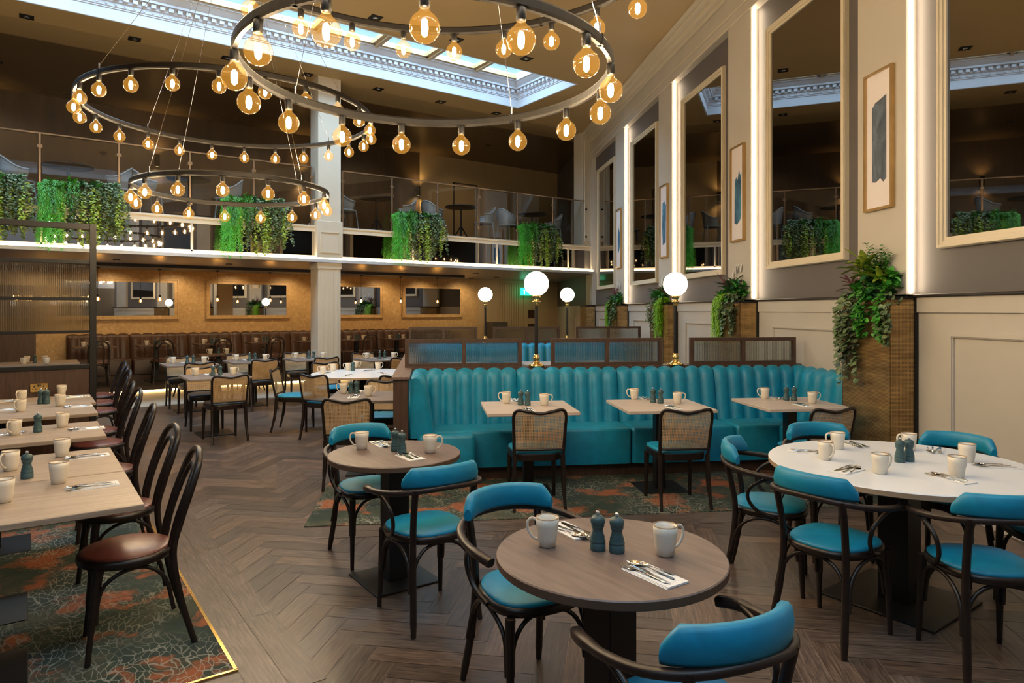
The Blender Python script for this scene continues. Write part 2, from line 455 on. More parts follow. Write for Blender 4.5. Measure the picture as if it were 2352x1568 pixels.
def mat_leaf(name, c0, c1, back=None):
    t = NT(name); at_ = t.n('ShaderNodeAttribute', attribute_name='tint')
    f = t.noise(t.obj(), 14, 3); c = t.ramp(f, [(.3, c0), (.7, c1)])
    t.set(t.mix(.8, c, at_.outputs['Color'], 'MULTIPLY'), .42)
    t.p.inputs['Transmission Weight'].default_value = 0
    return t.m
M['leaf_bright'] = mat_leaf('lime_fern_leaf', (.16, .42, .012), (.36, .68, .04))
M['leaf_grass'] = mat_leaf('bright_grass_strand', (.05, .40, .03), (.16, .62, .06))
M['leaf_mid'] = mat_leaf('mid_green_leaf', (.03, .19, .022), (.09, .38, .045))
M['leaf_dark'] = mat_leaf('dark_green_leaf', (.018, .09, .03), (.05, .19, .07))
M['leaf_euc'] = mat_leaf('grey_green_eucalyptus_leaf', (.08, .14, .06), (.19, .25, .12))
M['leaf_lime'] = mat_leaf('yellow_green_ivy_leaf', (.20, .34, .02), (.45, .55, .08))
M['leaf_pink'] = mat_leaf('purple_pink_leaf', (.17, .05, .07), (.36, .18, .20))
M['petal'] = mat_leaf('cream_white_spathe', (.62, .60, .56), (.78, .76, .72))

def mat_art(name, c0, c1, sc):
    t = NT(name); o = t.obj(); f = t.noise(o, sc, 7, (1, 1, .6), .7, 1.0)
    t.set(t.ramp(f, [(.3, c0), (.5, c1), (.68, tuple(min(1, x * 1.9) for x in c1))]), .6); return t.m
M['art'] = mat_art('ink_blue_wash', (.010, .03, .09), (.05, .17, .29), 5)
M['art2'] = mat_art('grey_wash', (.035, .05, .09), (.085, .11, .15), 5)

# ------------------------------------------------------------------ building shell
XL, YN, YB = -9.0, -2.5, 16.8
ZC = 6.0
GY = 12.53            # gallery front edge
GZ = 3.19             # gallery floor
P0w = Rp(0, 0); P1w = Rp(10, 0)
def RW_a(n, d=0.0):   # x of the right wall (offset d inwards) at world y=n
    p0, p1 = Rp(0, d), Rp(10, d)
    return p0[0] + (p1[0] - p0[0]) * (n - p0[1]) / (p1[1] - p0[1])

def herringbone():
    k, w = 5, .128
    vs, fs, cols, uvs = [], [], [], []
    R = radians(45)
    rng = random.Random(3)
    def plank(cx0, cy0, sx, sy, horiz):
        g = .013
        x0, x1, y0, y1 = cx0 + g, cx0 + sx - g, cy0 + g, cy0 + sy - g
        mx, my = (x0 + x1) / 2 * w, (y0 + y1) / 2 * w
        wx_, wy_ = mx * cos(R) - my * sin(R), mx * sin(R) + my * cos(R)
        if not (-9.2 < wx_ < 12.2 and YN < wy_ < 12.75): return
        if wx_ > RW_a(wy_) + .4: return
        o = len(vs)
        for x, y in ((x0, y0), (x1, y0), (x1, y1), (x0, y1)):
            X, Y = x * w, y * w
            vs.append((X * cos(R) - Y * sin(R), X * sin(R) + Y * cos(R), 0.0))
        fs.append((o, o + 1, o + 2, o + 3))
        b = rng.choice((.6, .78, .9, 1.0, 1.1, 1.28)) * rng.uniform(.9, 1.1); h = rng.uniform(-.04, .10)
        cols.append((b * (1 + h), b, b * (1 - h), 1))
        ou, ov = rng.uniform(0, 50), rng.uniform(0, 50)
        L, T = (sx * w, sy * w) if horiz else (sy * w, sx * w)
        q = [(0, 0), (L, 0), (L, T), (0, T)] if horiz else [(0, T), (0, 0), (L, 0), (L, T)]
        uvs.extend([(a + ou, c + ov) for a, c in q])
    N = 130
    for x in range(-N, N):
        for y in range(-N, N):
            m = (x - y) % (2 * k)
            if m == 0: plank(x, y, k, 1, True)
            elif m == 2 * k - 1: plank(x, y, 1, k, False)
    return vs, fs, cols, uvs
def plank_mesh(name, vs, fs, cols, uvs, z=0.0):
    me = bpy.data.meshes.new(name); me.from_pydata([(v[0], v[1], v[2] + z) for v in vs], [], fs)
    ca = me.color_attributes.new('tint', 'FLOAT_COLOR', 'CORNER'); buf = []
    for c in cols: buf += list(c) * 4
    ca.data.foreach_set('color', buf)
    uv = me.uv_layers.new(name='grain'); uv.data.foreach_set('uv', [c for u in uvs for c in u])
    me.materials.append(M['floor'])
    o = bpy.data.objects.new(name, me); COL.objects.link(o); return o
fl = plank_mesh('floor', *herringbone()); struct(fl)
m = MB(); m.box(-9.3, YN - .3, -.25, 15, YB + .4, -.003); struct(m.build('floor', M['grout']))
def border(x0, x1, y0, y1, along_y, pw=.15, pl=1.2, ang=0, origin=None):
    vs, fs, cols, uvs = [], [], [], []; rng = random.Random(int(x0 * 100))
    L = (y1 - y0) if along_y else (x1 - x0); T = (x1 - x0) if along_y else (y1 - y0)
    nr = max(1, round(T / pw)); w_ = T / nr
    for r in range(nr):
        p = -rng.uniform(0, pl)
        while p < L:
            a, b = max(0, p), min(L, p + pl)
            if b > a:
                t0, t1 = r * w_ + .0015, (r + 1) * w_ - .0015
                q = [(a + .0015, t0), (b - .0015, t0), (b - .0015, t1), (a + .0015, t1)]
                o = len(vs)
                for l, t in q:
                    X, Y = (x0 + t, y0 + l) if along_y else (x0 + l, y0 + t)
                    if origin: X, Y = origin(X, Y)
                    vs.append((X, Y, .002))
                fs.append((o, o + 1, o + 2, o + 3)); c = rng.uniform(.8, 1.15); cols.append((c, c, c, 1))
                u = rng.uniform(0, 40); uvs.extend([(l + u, t + u) for l, t in q])
            p += pl
    return plank_mesh('trim_1', vs, fs, cols, uvs)
struct(border(.76, 1.06, 2.85, 12.6, True, .15))
struct(border(-8.5, .76, 2.85, 3.135, False, .15))
# border in front of the booth carpet (in the booth's own direction)
struct(border(0.3, 4.9, 5.35, 5.62, False, .135, 1.2, origin=lambda X, Y: Rp(Y, X)))
m = MB(); m.box(-8.5, 3.15, 0, .745, 8.3, .008); c1 = m.build('carpet', M['carpet'])
tag(c1, 'dark green carpet with orange patches and white web lines under the left tables', 'carpet')
m = MB(); m.box(.745, 3.14, 0, .76, 8.3, .010); m.box(-8.5, 3.135, 0, .76, 3.15, .010); m.build('brass_edging', M['brass'], c1)
m = MB(); m.prism([Rp(5.62, 5.0), Rp(5.62, .02), Rp(6.95, .02), Rp(6.95, 5.0)][::-1], 0, .008)
c2 = m.build('carpet', M['carpet']); tag(c2, 'green and orange patterned carpet in front of the teal banquette', 'carpet')
m = MB(); m.box(XL, 12.62, -.002, 14.0, YB, .006); struct(m.build('floor', M['pale_tile']))
# platform along the back wall
m = MB(); m.box(.2, 14.95, .03, 9.4, YB, .12, .0); struct(m.build('floor_platform', M['dark_carpet']))
m = MB(); m.box(.2, 14.97, .008, 9.4, 15.02, .028); lp = m.build('led_strip', M['led_yel']); tag(lp, 'amber light strip glowing under the platform edge on the cream floor', 'light strip')

# ceiling with two long skylight slots and one linking them (seen in the mirrors)
SX0, SX1 = -8.8, 8.68
def cquad(m, x0, x1, y0, y1, z=ZC, th=.1): m.box(x0, y0, z, x1, y1, z + th)
m = MB()
cquad(m, XL, SX1 + .02, .52, 9.93); cquad(m, XL, SX1 + .02, 11.88, 13.4); cquad(m, XL, SX1 + .02, YN, -1.42)
cquad(m, SX1 + .02, 12.6, YN, 13.4); cquad(m, XL, SX0 - .02, 9.93, 11.88); cquad(m, XL, SX0 - .02, -1.42, .52)
struct(m.build('ceiling', M['ceil']))
m = MB(); m.box(XL, 13.4, 5.985, 14.2, YB, ZC + .1); struct(m.build('ceiling_gallery', M['dark_ceil']))

def slot(n0, n1, idx):
    prof = [(-.04, -.005), (-.005, -.008), (0, 0), (0, .17), (.015, .175), (.015, .19), (.03, .20), (.03, .255), (.05, .27), (.05, .345), (.13, .35), (.13, .385), (.15, .40), (.21, .45), (.22, .47), (.25, .47), (.25, .62)]
    m = MB()
    rings = [[(SX0 + o, n0 + o, ZC + z), (SX1 - o, n0 + o, ZC + z), (SX1 - o, n1 - o, ZC + z), (SX0 + o, n1 - o, ZC + z)] for o, z in prof]
    m.loft(rings, True, False, False)
    def den(x, y, a):      # dentil block
        Mx = Matrix.Translation((x, y, 0)) @ Matrix.Rotation(a, 4, 'Z')
        m.box(-.035, 0, ZC + .285, .035, .055, ZC + .342, M=Mx)
        m.box(-.012, -.02, ZC + .215, .012, 0.0, ZC + .240, M=Mx)
    x = SX0 + .15
    while x < SX1 - .1:
        den(x, n1 - .05, pi); den(x, n0 + .05, 0); x += .125
    y = n0 + .15
    while y < n1 - .1:
        den(SX1 - .05, y, pi / 2); y += .125
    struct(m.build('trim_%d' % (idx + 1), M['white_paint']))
    m = MB(); z0 = ZC + .50
    x = SX1 - .25 - .98
    while x > SX0:
        m.box(x - .09, n0 + .25, z0, x + .09, n1 - .25, z0 + .07); m.box(x - .03, n0 + .25, z0 - .04, x + .03, n1 - .25, z0); x -= 1.1
    m.box(SX0, n0 + .25, z0, SX1 - .25, n0 + .30, z0 + .07); m.box(SX0, n1 - .30, z0, SX1 - .25, n1 - .25, z0 + .07)
    w_ = m.build('window_%d' % idx, M['ceil']); struct(w_)
    m = MB(); m.box(SX0, n0 + .25, z0 + .08, SX1 - .25, n1 - .25, z0 + .088); m.build('pane', M['pane'], w_)
slot(9.95, 11.86, 1); slot(-1.4, .5, 2)

# walls
def wallbox(name, x0, y0, z0, x1, y1, z1, mat):
    m = MB(); m.box(x0, y0, z0, x1, y1, z1); return struct(m.build(name, mat))
wallbox('wall_back', XL, YB, 0, 10.86, YB + .2, 2.5, M['wallpaper'])
wallbox('wall_back', 10.86, YB, 0, 14.2, YB + .2, 2.5, M['tan_wall'])
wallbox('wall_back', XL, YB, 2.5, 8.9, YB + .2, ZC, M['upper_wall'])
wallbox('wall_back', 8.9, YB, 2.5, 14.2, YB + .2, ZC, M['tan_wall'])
wallbox('wall_left', XL - .2, YN, 0, XL, YB, ZC + .1, M['dark_wall'])
wallbox('wall_near', XL, YN - .2, 2.6, 4.4, YN, ZC + .1, M['blue_wall'])
wallbox('wall_near', XL, YN - .2, 0, 4.4, YN, 2.6, M['dark_wall'])

# right wall: everything in the wall's own frame. local x = s along wall, y = inwards, z up
def wall_obj(o):
    p = Rp(0, 0); q = Rp(1, 0)
    o.location = (p[0], p[1], 0); o.rotation_euler = (0, 0, atan2(q[1] - p[1], q[0] - p[0])); return o
PIL = [6.06 + 2.77 * k for k in range(-3, 5)]
m = MB(); m.box(-5.5, -.25, 1.72, 22.5, 0, ZC + .1); struct(wall_obj(m.build('wall_right', M['charcoal'])))
m = MB(); m.box(-5.5, -.25, 0, 22.5, .0, 1.72)
m.box(-5.5, 0, 1.58, 17.1, .018, 1.71)
for c in PIL:
    a0, a1 = c + .70, c + 2.07
    frame4(m, a0, .28, a1, 1.42, .035, 0, .016); frame4(m, a0 + .008, .288, a1 - .008, 1.412, .018, .016, .026)
struct(wall_obj(m.build('wall_right', M['stone'])))
m = MB(); m.box(-5.5, 0, 1.71, 17.1, .045, 1.733, .004); struct(wall_obj(m.build('trim_4', M['bent'])))
m = MB(); m.box(-5.5, 0, 0, 17.1, .02, .14, .004); struct(wall_obj(m.build('baseboard_right', M['stone'])))
# pilasters, lintels, cornice
PW = .64
m = MB()
for c in PIL:
    m.box(c - PW / 2, 0, 1.733, c + PW / 2, .10, 5.36)
    m.box(c - PW / 2 - .0, .0, 5.36, c + PW / 2 + .0, .102, 5.8)
m.box(-5.5, 0, 5.36, 17.1, .10, ZC)
struct(wall_obj(m.build('trim_5', M['stone'])))
m = MB()
for z0, z1, d in ((5.36, 5.385, .115), (5.50, 5.53, .12), (5.76, 5.82, .14), (5.82, 5.90, .20), (5.90, 5.96, .27), (5.96, ZC, .34)):
    m.box(-5.5, .1, z0, 17.1, d, z1, .004)
struct(wall_obj(m.build('trim_6', M['cream'])))
# wall led strips beside each pilaster (on the side that faces the entrance)
for k, c in enumerate(PIL):
    if c < 0 or c > 17: continue
    m = MB(); m.box(c - PW / 2 - .012, .046, 1.75, c - PW / 2 - .001, .062, 5.35)
    o = wall_obj(m.build('led_strip', M['led_pil']))
    nm = {2: 'nearest the camera', 3: 'beside the largest framed picture', 4: 'beside the second largest framed picture', 5: 'beside the third framed picture', 6: 'nearest the gallery'}.get(k, 'of a pilaster %d bays on' % k)
    tag(o, 'tall warm light strip up the pilaster edge ' + nm, 'light strip', 'light strips up the right wall')

# wall mirrors that look like dark windows
mirror_lbl = ['tall dark wall mirror in cream frame at the right picture edge, largest of the row',
              'tall dark wall mirror in cream frame between the two largest framed pictures',
              'tall dark wall mirror in cream frame, middle of five along the right wall',
              'tall dark wall mirror in cream frame, second one out from the gallery',
              'narrow looking dark wall mirror in cream frame right against the gallery end']
for i in range(6):
    c = PIL[2 + i] - 1.385
    x0, x1, z0, z1 = c - .78, c + .78, 2.09, 4.99
    r = thing('wall_mirror', mirror_lbl[i - 1] if i else 'tall dark wall mirror just outside the picture', 'mirror', 'tall mirrors on the right wall')
    wall_obj(r)
    m = MB()
    frame4(m, x0, z0, x1, z1, .085, .0, .035); frame4(m, x0 + .003, z0 + .003, x1 - .003, z1 - .003, .052, .035, .05, .003); frame4(m, x0 + .006, z0 + .006, x1 - .006, z1 - .006, .024, .05, .06, .003)
    m.build('frame', M['cream_trim'], r)
    m = MB(); m.box(x0 + .08, 0, z0 + .08, x1 - .08, .02, z1 - .08); m.build('mirror_glass', M['mirror'], r)

# framed pictures on the pilasters
shapes = [[(-.09, .30), (-.05, .34), (.03, .36), (.10, .38), (.10, -.35), (.06, -.38), (.02, -.34), (-.04, -.37), (-.09, -.36)],
          [(-.08, .18), (-.03, .22), (.0, .17), (.04, .30), (.07, .22), (.10, .26), (.10, -.30), (.06, -.36), (-.02, -.40), (-.09, -.38)],
          [(-.07, .32), (.02, .34), (.07, .26), (.10, .28), (.08, -.36), (-.06, -.40), (-.09, -.1)],
          [(-.08, .05), (-.02, .25), (.04, .12), (.09, .2), (.09, -.15), (.0, -.3), (-.08, -.25)]]
pl = ['tall gold framed abstract picture in grey blue on the nearest pilaster, largest of four', 'gold framed abstract picture with jagged blue top, second from the right edge',
      'narrow looking gold framed blue abstract picture, third from the right edge', 'smallest looking gold framed picture, on the pilaster nearest the gallery']
for i in range(4):
    c = PIL[3 + i]
    r = thing('framed_picture', pl[i], 'picture', 'framed pictures on the right wall'); wall_obj(r)
    x0, x1, z0, z1 = c - .19, c + .19, 2.49, 3.73
    m = MB()
    frame4(m, x0, z0, x1, z1, .022, .10, .138)
    m.build('frame', M['gold'], r)
    m = MB(); m.box(x0 + .015, .10, z0 + .015, x1 - .015, .118, z1 - .015); m.build('mount', M['paper'], r)
    m = MB(); zc = (z0 + z1) / 2
    P = [(c - p[0], zc + p[1]) for p in shapes[i]]
    Mx = Matrix(((1, 0, 0, 0), (0, 0, 1, 0), (0, 1, 0, 0), (0, 0, 0, 1)))
    m.prism(P, .118, .1195, Mx); m.build('artwork', M['art2' if i == 0 else 'art'], r)

# brass mesh planter boxes under the pilasters
planter_lbl = ['large brass mesh planter box with black edge beside the big white table', 'brass mesh planter box behind the right end of the teal banquette',
               'brass mesh planter box behind the globe lamp near the middle booth screen', 'small looking brass mesh planter box fourth along the right wall', 'farthest brass mesh planter box, by the gallery end']
for i in range(6):
    c = PIL[2 + i]
    lb = planter_lbl[i - 1] if i else 'brass mesh planter box just outside the picture'
    r = thing('planter_box', lb, 'planter', 'brass mesh planters along the right wall'); wall_obj(r)
    m = MB(); d = .25
    x0, x1 = c - .33, c + .33
    m.box(x0, .0, .02, x0 + .012, d, 1.70); m.box(x1 - .012, .0, .02, x1, d, 1.70); m.box(x0, d - .012, .02, x1, d, 1.70)
    m.build('mesh_panel', M['brassmesh'], r)
    m = MB(); m.box(x0 - .012, 0, 0, x0 + .004, .03, 1.73); m.box(x0 - .012, 0, 1.69, x1 + .012, d + .012, 1.715) if False else None
    m.box(x0 - .010, d - .014, 1.69, x1 + .010, d + .010, 1.715); m.box(x0 - .010, 0, 1.69, x0 + .012, d, 1.715); m.box(x1 - .012, 0, 1.69, x1 + .010, d, 1.715)
    m.box(x0, 0, 0, x1, d, .02); m.build('black_trim', M['black'], r)
    m = MB(); m.box(x0 + .014, .004, 1.60, x1 - .014, d - .014, 1.66); m.build('soil', M['dark_carpet'], r)

# ------------------------------------------------------------------ gallery
def gpoly(n0, n1, inset=0): return [(XL, n0), (RW_a(n0) - inset, n0), (RW_a(n1) - inset, n1), (XL, n1)]
m = MB(); m.prism(gpoly(GY + .05, YB), 3.05, GZ); struct(m.build('floor_gallery', M['dark_carpet']))
m = MB(); m.prism(gpoly(GY - .06, YB), 2.50, 2.56); struct(m.build('ceiling_soffit', M['soffit']))
xe = RW_a(GY)
m = MB(); m.box(XL, GY - .02, 3.08, xe, GY + .06, GZ, .004); m.box(XL, GY - .035, 3.165, xe, GY + .06, GZ + .005, .003)
m.box(XL, GY - .02, 2.60, xe, GY + .06, 2.63)
x = .18 - 1.05 * 8
while x < xe - .1:
    if not (4.3 < x < 5.2): m.box(x - .014, GY - .02, 2.6, x + .014, GY + .0, 3.09)
    x += 2.1
m.box(xe - .12, GY - .02, 2.5, xe, GY + .06, 3.09)
struct(m.build('trim_7', M['cream']))
m = MB(); m.box(XL, GY + .0, 2.62, xe, GY + .05, 3.09); o = m.build('fascia_mirror', M['mirror']); tag(o, 'long dark mirror band along the gallery front, under the glass balustrade', 'mirror')
m = MB(); m.box(XL, GY - .16, 2.53, xe - .05, GY - .02, 2.555, .0); m.box(XL, GY - .165, 2.50, xe - .05, GY - .15, 2.553); m.box(XL, GY - .15, 2.5, xe - .05, GY - .0, 2.53)
struct(m.build('trim_8', M['white_paint']))
m = MB(); m.box(XL, GY - .15, 2.556, xe - .06, GY - .04, 2.588); o = m.build('led_strip', M['led']); tag(o, 'long warm light strip along the bottom edge of the gallery front', 'light strip')
# black soffit rafts with pendant lamps
m = MB(); m.box(.5, 14.9, 2.44, 6.0, 15.9, 2.5); m.box(6.05, 14.9, 2.44, 9.2, 15.9, 2.5); struct(m.build('ceiling_raft', M['dark_wall']))

# column
cx_, cy_ = 4.66, GY - .12
m = MB(); m.box(cx_ - .22, cy_, 0, cx_ + .22, cy_ + .42, 2.5, .006)
for dx in (-.15, -.05, .05, .15):
    m.box(cx_ + dx - .02, cy_ - .008, .25, cx_ + dx + .02, cy_ + .002, 2.35, .003)
m.box(cx_ - .245, cy_ - .02, 0, cx_ + .245, cy_ + .44, .16, .005); m.box(cx_ - .235, cy_ - .015, 2.38, cx_ + .235, cy_ + .43, 2.5, .005)
m.box(cx_ - .25, cy_ - .03, 2.50, cx_ + .25, cy_ + .45, 3.28, .006)
for _ in (0,): frame4(m, cx_ - .19, 2.68, cx_ + .19, 3.08, .02, cy_ - .042, cy_ - .03)
m.box(cx_ - .22, cy_, 3.28, cx_ + .22, cy_ + .42, ZC)
struct(m.build('column', M['cream'])); 
m = MB(); m.box(xe - .36, GY + .02, 3.19, xe - .02, GY + .35, ZC, .005); m.box(xe - .30, GY - .0, 3.3, xe - .08, GY + .03, 5.8, .004); struct(m.build('column', M['cream']))

# glass balustrade, two lengths either side of the column
def balustrade(x0, x1, label):
    r = thing('glass_balustrade', label, 'balustrade', None, (0, 0, 0))
    n = round((x1 - x0) / 1.05); st = (x1 - x0) / n
    m = MB(); m.box(x0, GY + .005, 4.285, x1, GY + .045, 4.31, .006); m.build('handrail', M['bronze'], r)
    for i in range(n + 1):
        x = x0 + st * i
        m = MB(); m.box(x - .016, GY + .008, GZ - .05, x + .016, GY + .042, 4.29, .004)
        for z in (3.42, 4.1): m.box(x - .035, GY + .0, z - .025, x + .035, GY + .05, z + .025, .004)
        m.build('post', M['bronze'], r)
        if i < n:
            m = MB(); m.box(x + .03, GY + .018, GZ + .04, x + st - .03, GY + .028, 4.27); m.build('glass_panel', M['glass'], r)
balustrade(4.97, 11.27, 'glass balustrade with bronze rail and posts, right of the cream column')
balustrade(4.36 - 1.05 * 12, 4.36, 'glass balustrade with bronze rail and posts, left of the cream column')

# gallery furniture
r = thing('gallery_table', '', 'table'); m = MB()
m.lathe([(.001, .735), (.36, .735), (.365, .745), (.365, .755), (.36, .765), (.001, .765)], 28); m.build('tabletop', M['black'], r)
m = MB(); m.lathe([(.03, .02), (.022, .08), (.022, .735)], 10); m.build('pole', M['black'], r)
for k in range(3):
    m = MB(); a = k * 2 * pi / 3; m.tube(catmull([(cos(a) * .02, sin(a) * .02, .30), (cos(a) * .10, sin(a) * .10, .18), (cos(a) * .22, sin(a) * .22, .015)], 4), .013, 6); m.build('leg', M['black'], r)
GT = Proto(r)
r = thing('rattan_chair', '', 'chair'); 
m = MB(); m.lathe([(.001, .42), (.23, .42), (.24, .44), (.23, .46), (.001, .465)], 16); m.build('seat', M['grey_cane'], r)
m = MB(); arc = [(.27 * sin(t), -.02 - .25 * cos(t), .62 + .20 * cos(t) ** 2 * (1 if cos(t) > 0 else .0)) for t in [radians(a) for a in range(-110, 111, 20)]]
m.tube(arc, .016, 6); m.build('arm_rail', M['grey_cane'], r)
m = MB()
top = arc; bot = [(p[0] * .82, p[1] * .82, .46) for p in arc]
m.loft([bot, [((a[0] + b[0]) / 2 * 1.03, (a[1] + b[1]) / 2 * 1.03, (a[2] + b[2]) / 2) for a, b in zip(top, bot)], top], False, False, True); m.build('backrest', M['grey_cane'], r)
for sx in (-1, 1):
    for sy in (-1, 1):
        m = MB(); m.tube([(sx * .17, sy * .16, .43), (sx * .21, sy * .20, .0)], [.014, .011], 6); m.build('leg', M['grey_cane'], r)
GC = Proto(r)
gt = [(-5.4, 'far left of the gallery'), (-3.3, 'toward the far left of the gallery'), (-1.4, 'on the gallery above the left edge'), (.55, 'on the gallery behind the leftmost full hanging plant'), (2.35, 'on the gallery above the small chandelier ring'),
      (5.95, 'on the gallery just right of the cream column'), (8.02, 'on the gallery, middle one right of the column'), (10.05, 'on the gallery, rightmost one')]
for a, l in gt:
    GT.put((a, 13.15, GZ), 0, 'round black metal table ' + l, 'black tables on the gallery')
    GC.put((a - .66, 13.25, GZ), -pi / 2 + .3, 'rattan armchair left of the table ' + l, 'rattan chairs on the gallery')
    GC.put((a + .66, 13.2, GZ), pi / 2 - .3, 'rattan armchair right of the table ' + l, 'rattan chairs on the gallery')
# gallery wall lamps
r = thing('wall_sconce', '', 'wall lamp')
m = MB(); m.box(-.05, -.02, -.06, .05, .0, .06, .004); m.tube([(0, -.02, 0), (0, -.09, 0)], .012, 6); m.build('bracket', M['black'], r)
m = MB(); m.lathe([(.042, -.13), (.05, -.13), (.05, .13), (.042, .13), (.042, -.13)], 14, (0, -.11, 0), True, False); m.build('shade', M['black'], r)
m = MB(); m.lathe([(.001, -.11), (.034, -.11), (.034, -.095), (.001, -.095)], 10, (0, -.11, 0)); m.lathe([(.001, .095), (.034, .095), (.034, .11), (.001, .11)], 10, (0, -.11, 0)); m.build('bulb', M['spot'], r)
SC = Proto(r)
for i, (a, l) in enumerate([(-7.4, 'far left on the gallery wall'), (-4.15, 'second from the left wall'), (-.92, 'on the gallery wall beyond the left picture edge'), (2.34, 'on the gallery wall above the small chandelier ring'), (5.57, 'on the gallery wall just left of the cream column'), (8.8, 'on the gallery wall right of the cream column')]):
    SC.put((a, YB, 4.9), 0, 'black up and down wall lamp ' + l, 'wall lamps on the gallery')
# door and panel mouldings in the gallery's back wall
m = MB(); m.box(10.0, YB - .03, GZ, 10.75, YB, 5.25); d = struct(m.build('door_1', M['tan_wall'])); 
m = MB()
for (a, b, c, e) in ((9.98, GZ, 10.01, 5.28), (10.74, GZ, 10.77, 5.28), (9.98, 5.25, 10.77, 5.28)): m.box(a, YB - .045, b, c, YB - .0, e)
m.build('door_frame', M['dark_wall'], d)
m = MB(); m.box(12.1, YB - .03, GZ, 13.1, YB, 5.2); d = struct(m.build('door_2', M['cream']))
m = MB(); m.box(12.18, YB - .05, 4.1, 12.26, YB - .03, 4.4); m.box(12.3, YB - .05, 4.1, 12.38, YB - .03, 4.4); m.build('door_plate', M['black'], d)

# under gallery, right part: ribbed panel, door, exit sign
m = MB()
for i in range(9): m.box(11.62 + i * .085, YB - .03, 0, 11.69 + i * .085, YB, 2.42)
struct(m.build('trim_9', M['tan_wall']))
m = MB(); m.box(12.5, YB - .035, 0, 13.5, YB, 2.25); d = struct(m.build('door_3', M['tan_wall']))
for z, nm in ((1.35, 'door_plate'), (.92, 'door_plate')):
    m = MB(); m.box(12.66, YB - .05, z, 12.94, YB - .035, z + .25); m.build(nm, M['brownleather'], d)
m = MB(); m.box(12.2, YB - .3, 2.05, 12.75, YB - .26, 2.28); o = m.build('exit_sign', M['exitgreen']); tag(o, 'green exit sign hanging beyond the large globe lamp', 'sign')
m = MB(); m.prism([(12.60, 2.16), (12.68, 2.16), (12.68, 2.12), (12.73, 2.17), (12.68, 2.22), (12.68, 2.18), (12.60, 2.18)], -(YB - .30), -(YB - .305), Matrix(((1, 0, 0, 0), (0, 0, -1, 0), (0, 1, 0, 0), (0, 0, 0, 1)))); m.box(12.3, YB - .305, 2.09, 12.34, YB - .30, 2.2); m.box(12.27, YB - .305, 2.2, 12.40, YB - .30, 2.22); m.build('pictogram', M['exitwhite'], o)
m = MB(); m.box(11.05, YB - .45, .0, 11.6, YB - .02, 1.25, .01); 
for z in (.4, .8): m.box(11.08, YB - .46, z, 11.57, YB - .45, z + .02)
o = m.build('cabinet', M['dark_wall']); tag(o, 'low dark cabinet against the tan wall beyond the small globe lamps', 'cabinet')

# left background
m = MB(); m.box(-.55, YB - .03, 0, .15, YB, 2.1); d = struct(m.build('door_4', M['wood_panel']))
m = MB(); m.box(-1.9, 15.6, 0, -.62, 16.1, 1.12, .01); m.box(-1.92, 15.58, 1.12, -.6, 16.12, 1.15); o = m.build('sideboard', M['wood_grey']); tag(o, 'grey brown sideboard standing at the far left against the gold wall', 'sideboard')
m = MB(); m.box(-1.2, 15.585, .82, -.75, 15.6, 1.0); m.build('shelf_opening', M['black'], o)

# wall mirrors under the gallery
wl = ['farthest left, behind the black post', 'left of the cream column', 'partly behind the cream column', 'right end of the gold wall']
for i in range(4):
    x0 = .95 + 2.5 * i; x1 = x0 + 1.75
    r = thing('gold_wall_mirror', 'wide low mirror in gold frame on the gold wall, ' + wl[i], 'mirror', 'gold framed mirrors over the brown banquette')
    m = MB()
    frame4(m, x0 - .09, 1.39, x1 + .09, 2.30, .09, YB - .03, YB); frame4(m, x0 - .085, 1.395, x1 + .085, 2.295, .03, YB - .045, YB - .03, .004)
    m.build('frame', M['wallpaper'], r)
    m = MB(); m.box(x0, YB - .02, 1.48, x1, YB, 2.21); m.build('mirror_glass', M['mirror2'], r)

# pendants
r = thing('pendant_lamp', '', 'pendant lamp')
m = MB(); m.tube([(0, 0, 2.44), (0, 0, 1.90)], .004, 5); m.build('cord', M['black'], r)
m = MB(); m.lathe([(.02, 1.905), (.022, 1.88), (.018, 1.86)], 10); m.lathe([(.04, 2.44), (.04, 2.425), (.005, 2.41)], 12); m.build('socket', M['socket'], r)
m = MB(); m.lathe([(.012, 1.865), (.028, 1.845), (.04, 1.815), (.028, 1.785), (.001, 1.775)], 12); b = m.build('bulb', M['bulb2'], r)
m = MB(); m.lathe([(.001, 1.85), (.012, 1.835), (.012, 1.80), (.001, 1.79)], 6, smooth=False); m.build('filament', M['fil2'], b)
PN = Proto(r)
pd = [(1.12, 'beside the black screen post'), (2.2, 'in front of the leftmost gold mirror'), (3.3, 'at the left edge of the second gold mirror'), (4.4, 'at the right side of the second gold mirror'), (5.5, 'hidden behind the cream column'), (6.55, 'just right of the cream column'), (7.6, 'over the plain gold wall'), (8.65, 'in front of the rightmost gold mirror')]
for a, l in pd: PN.put((a, 15.35, 0), 0, 'amber bulb on a thin black cord ' + l, 'pendant bulbs over the brown banquette')

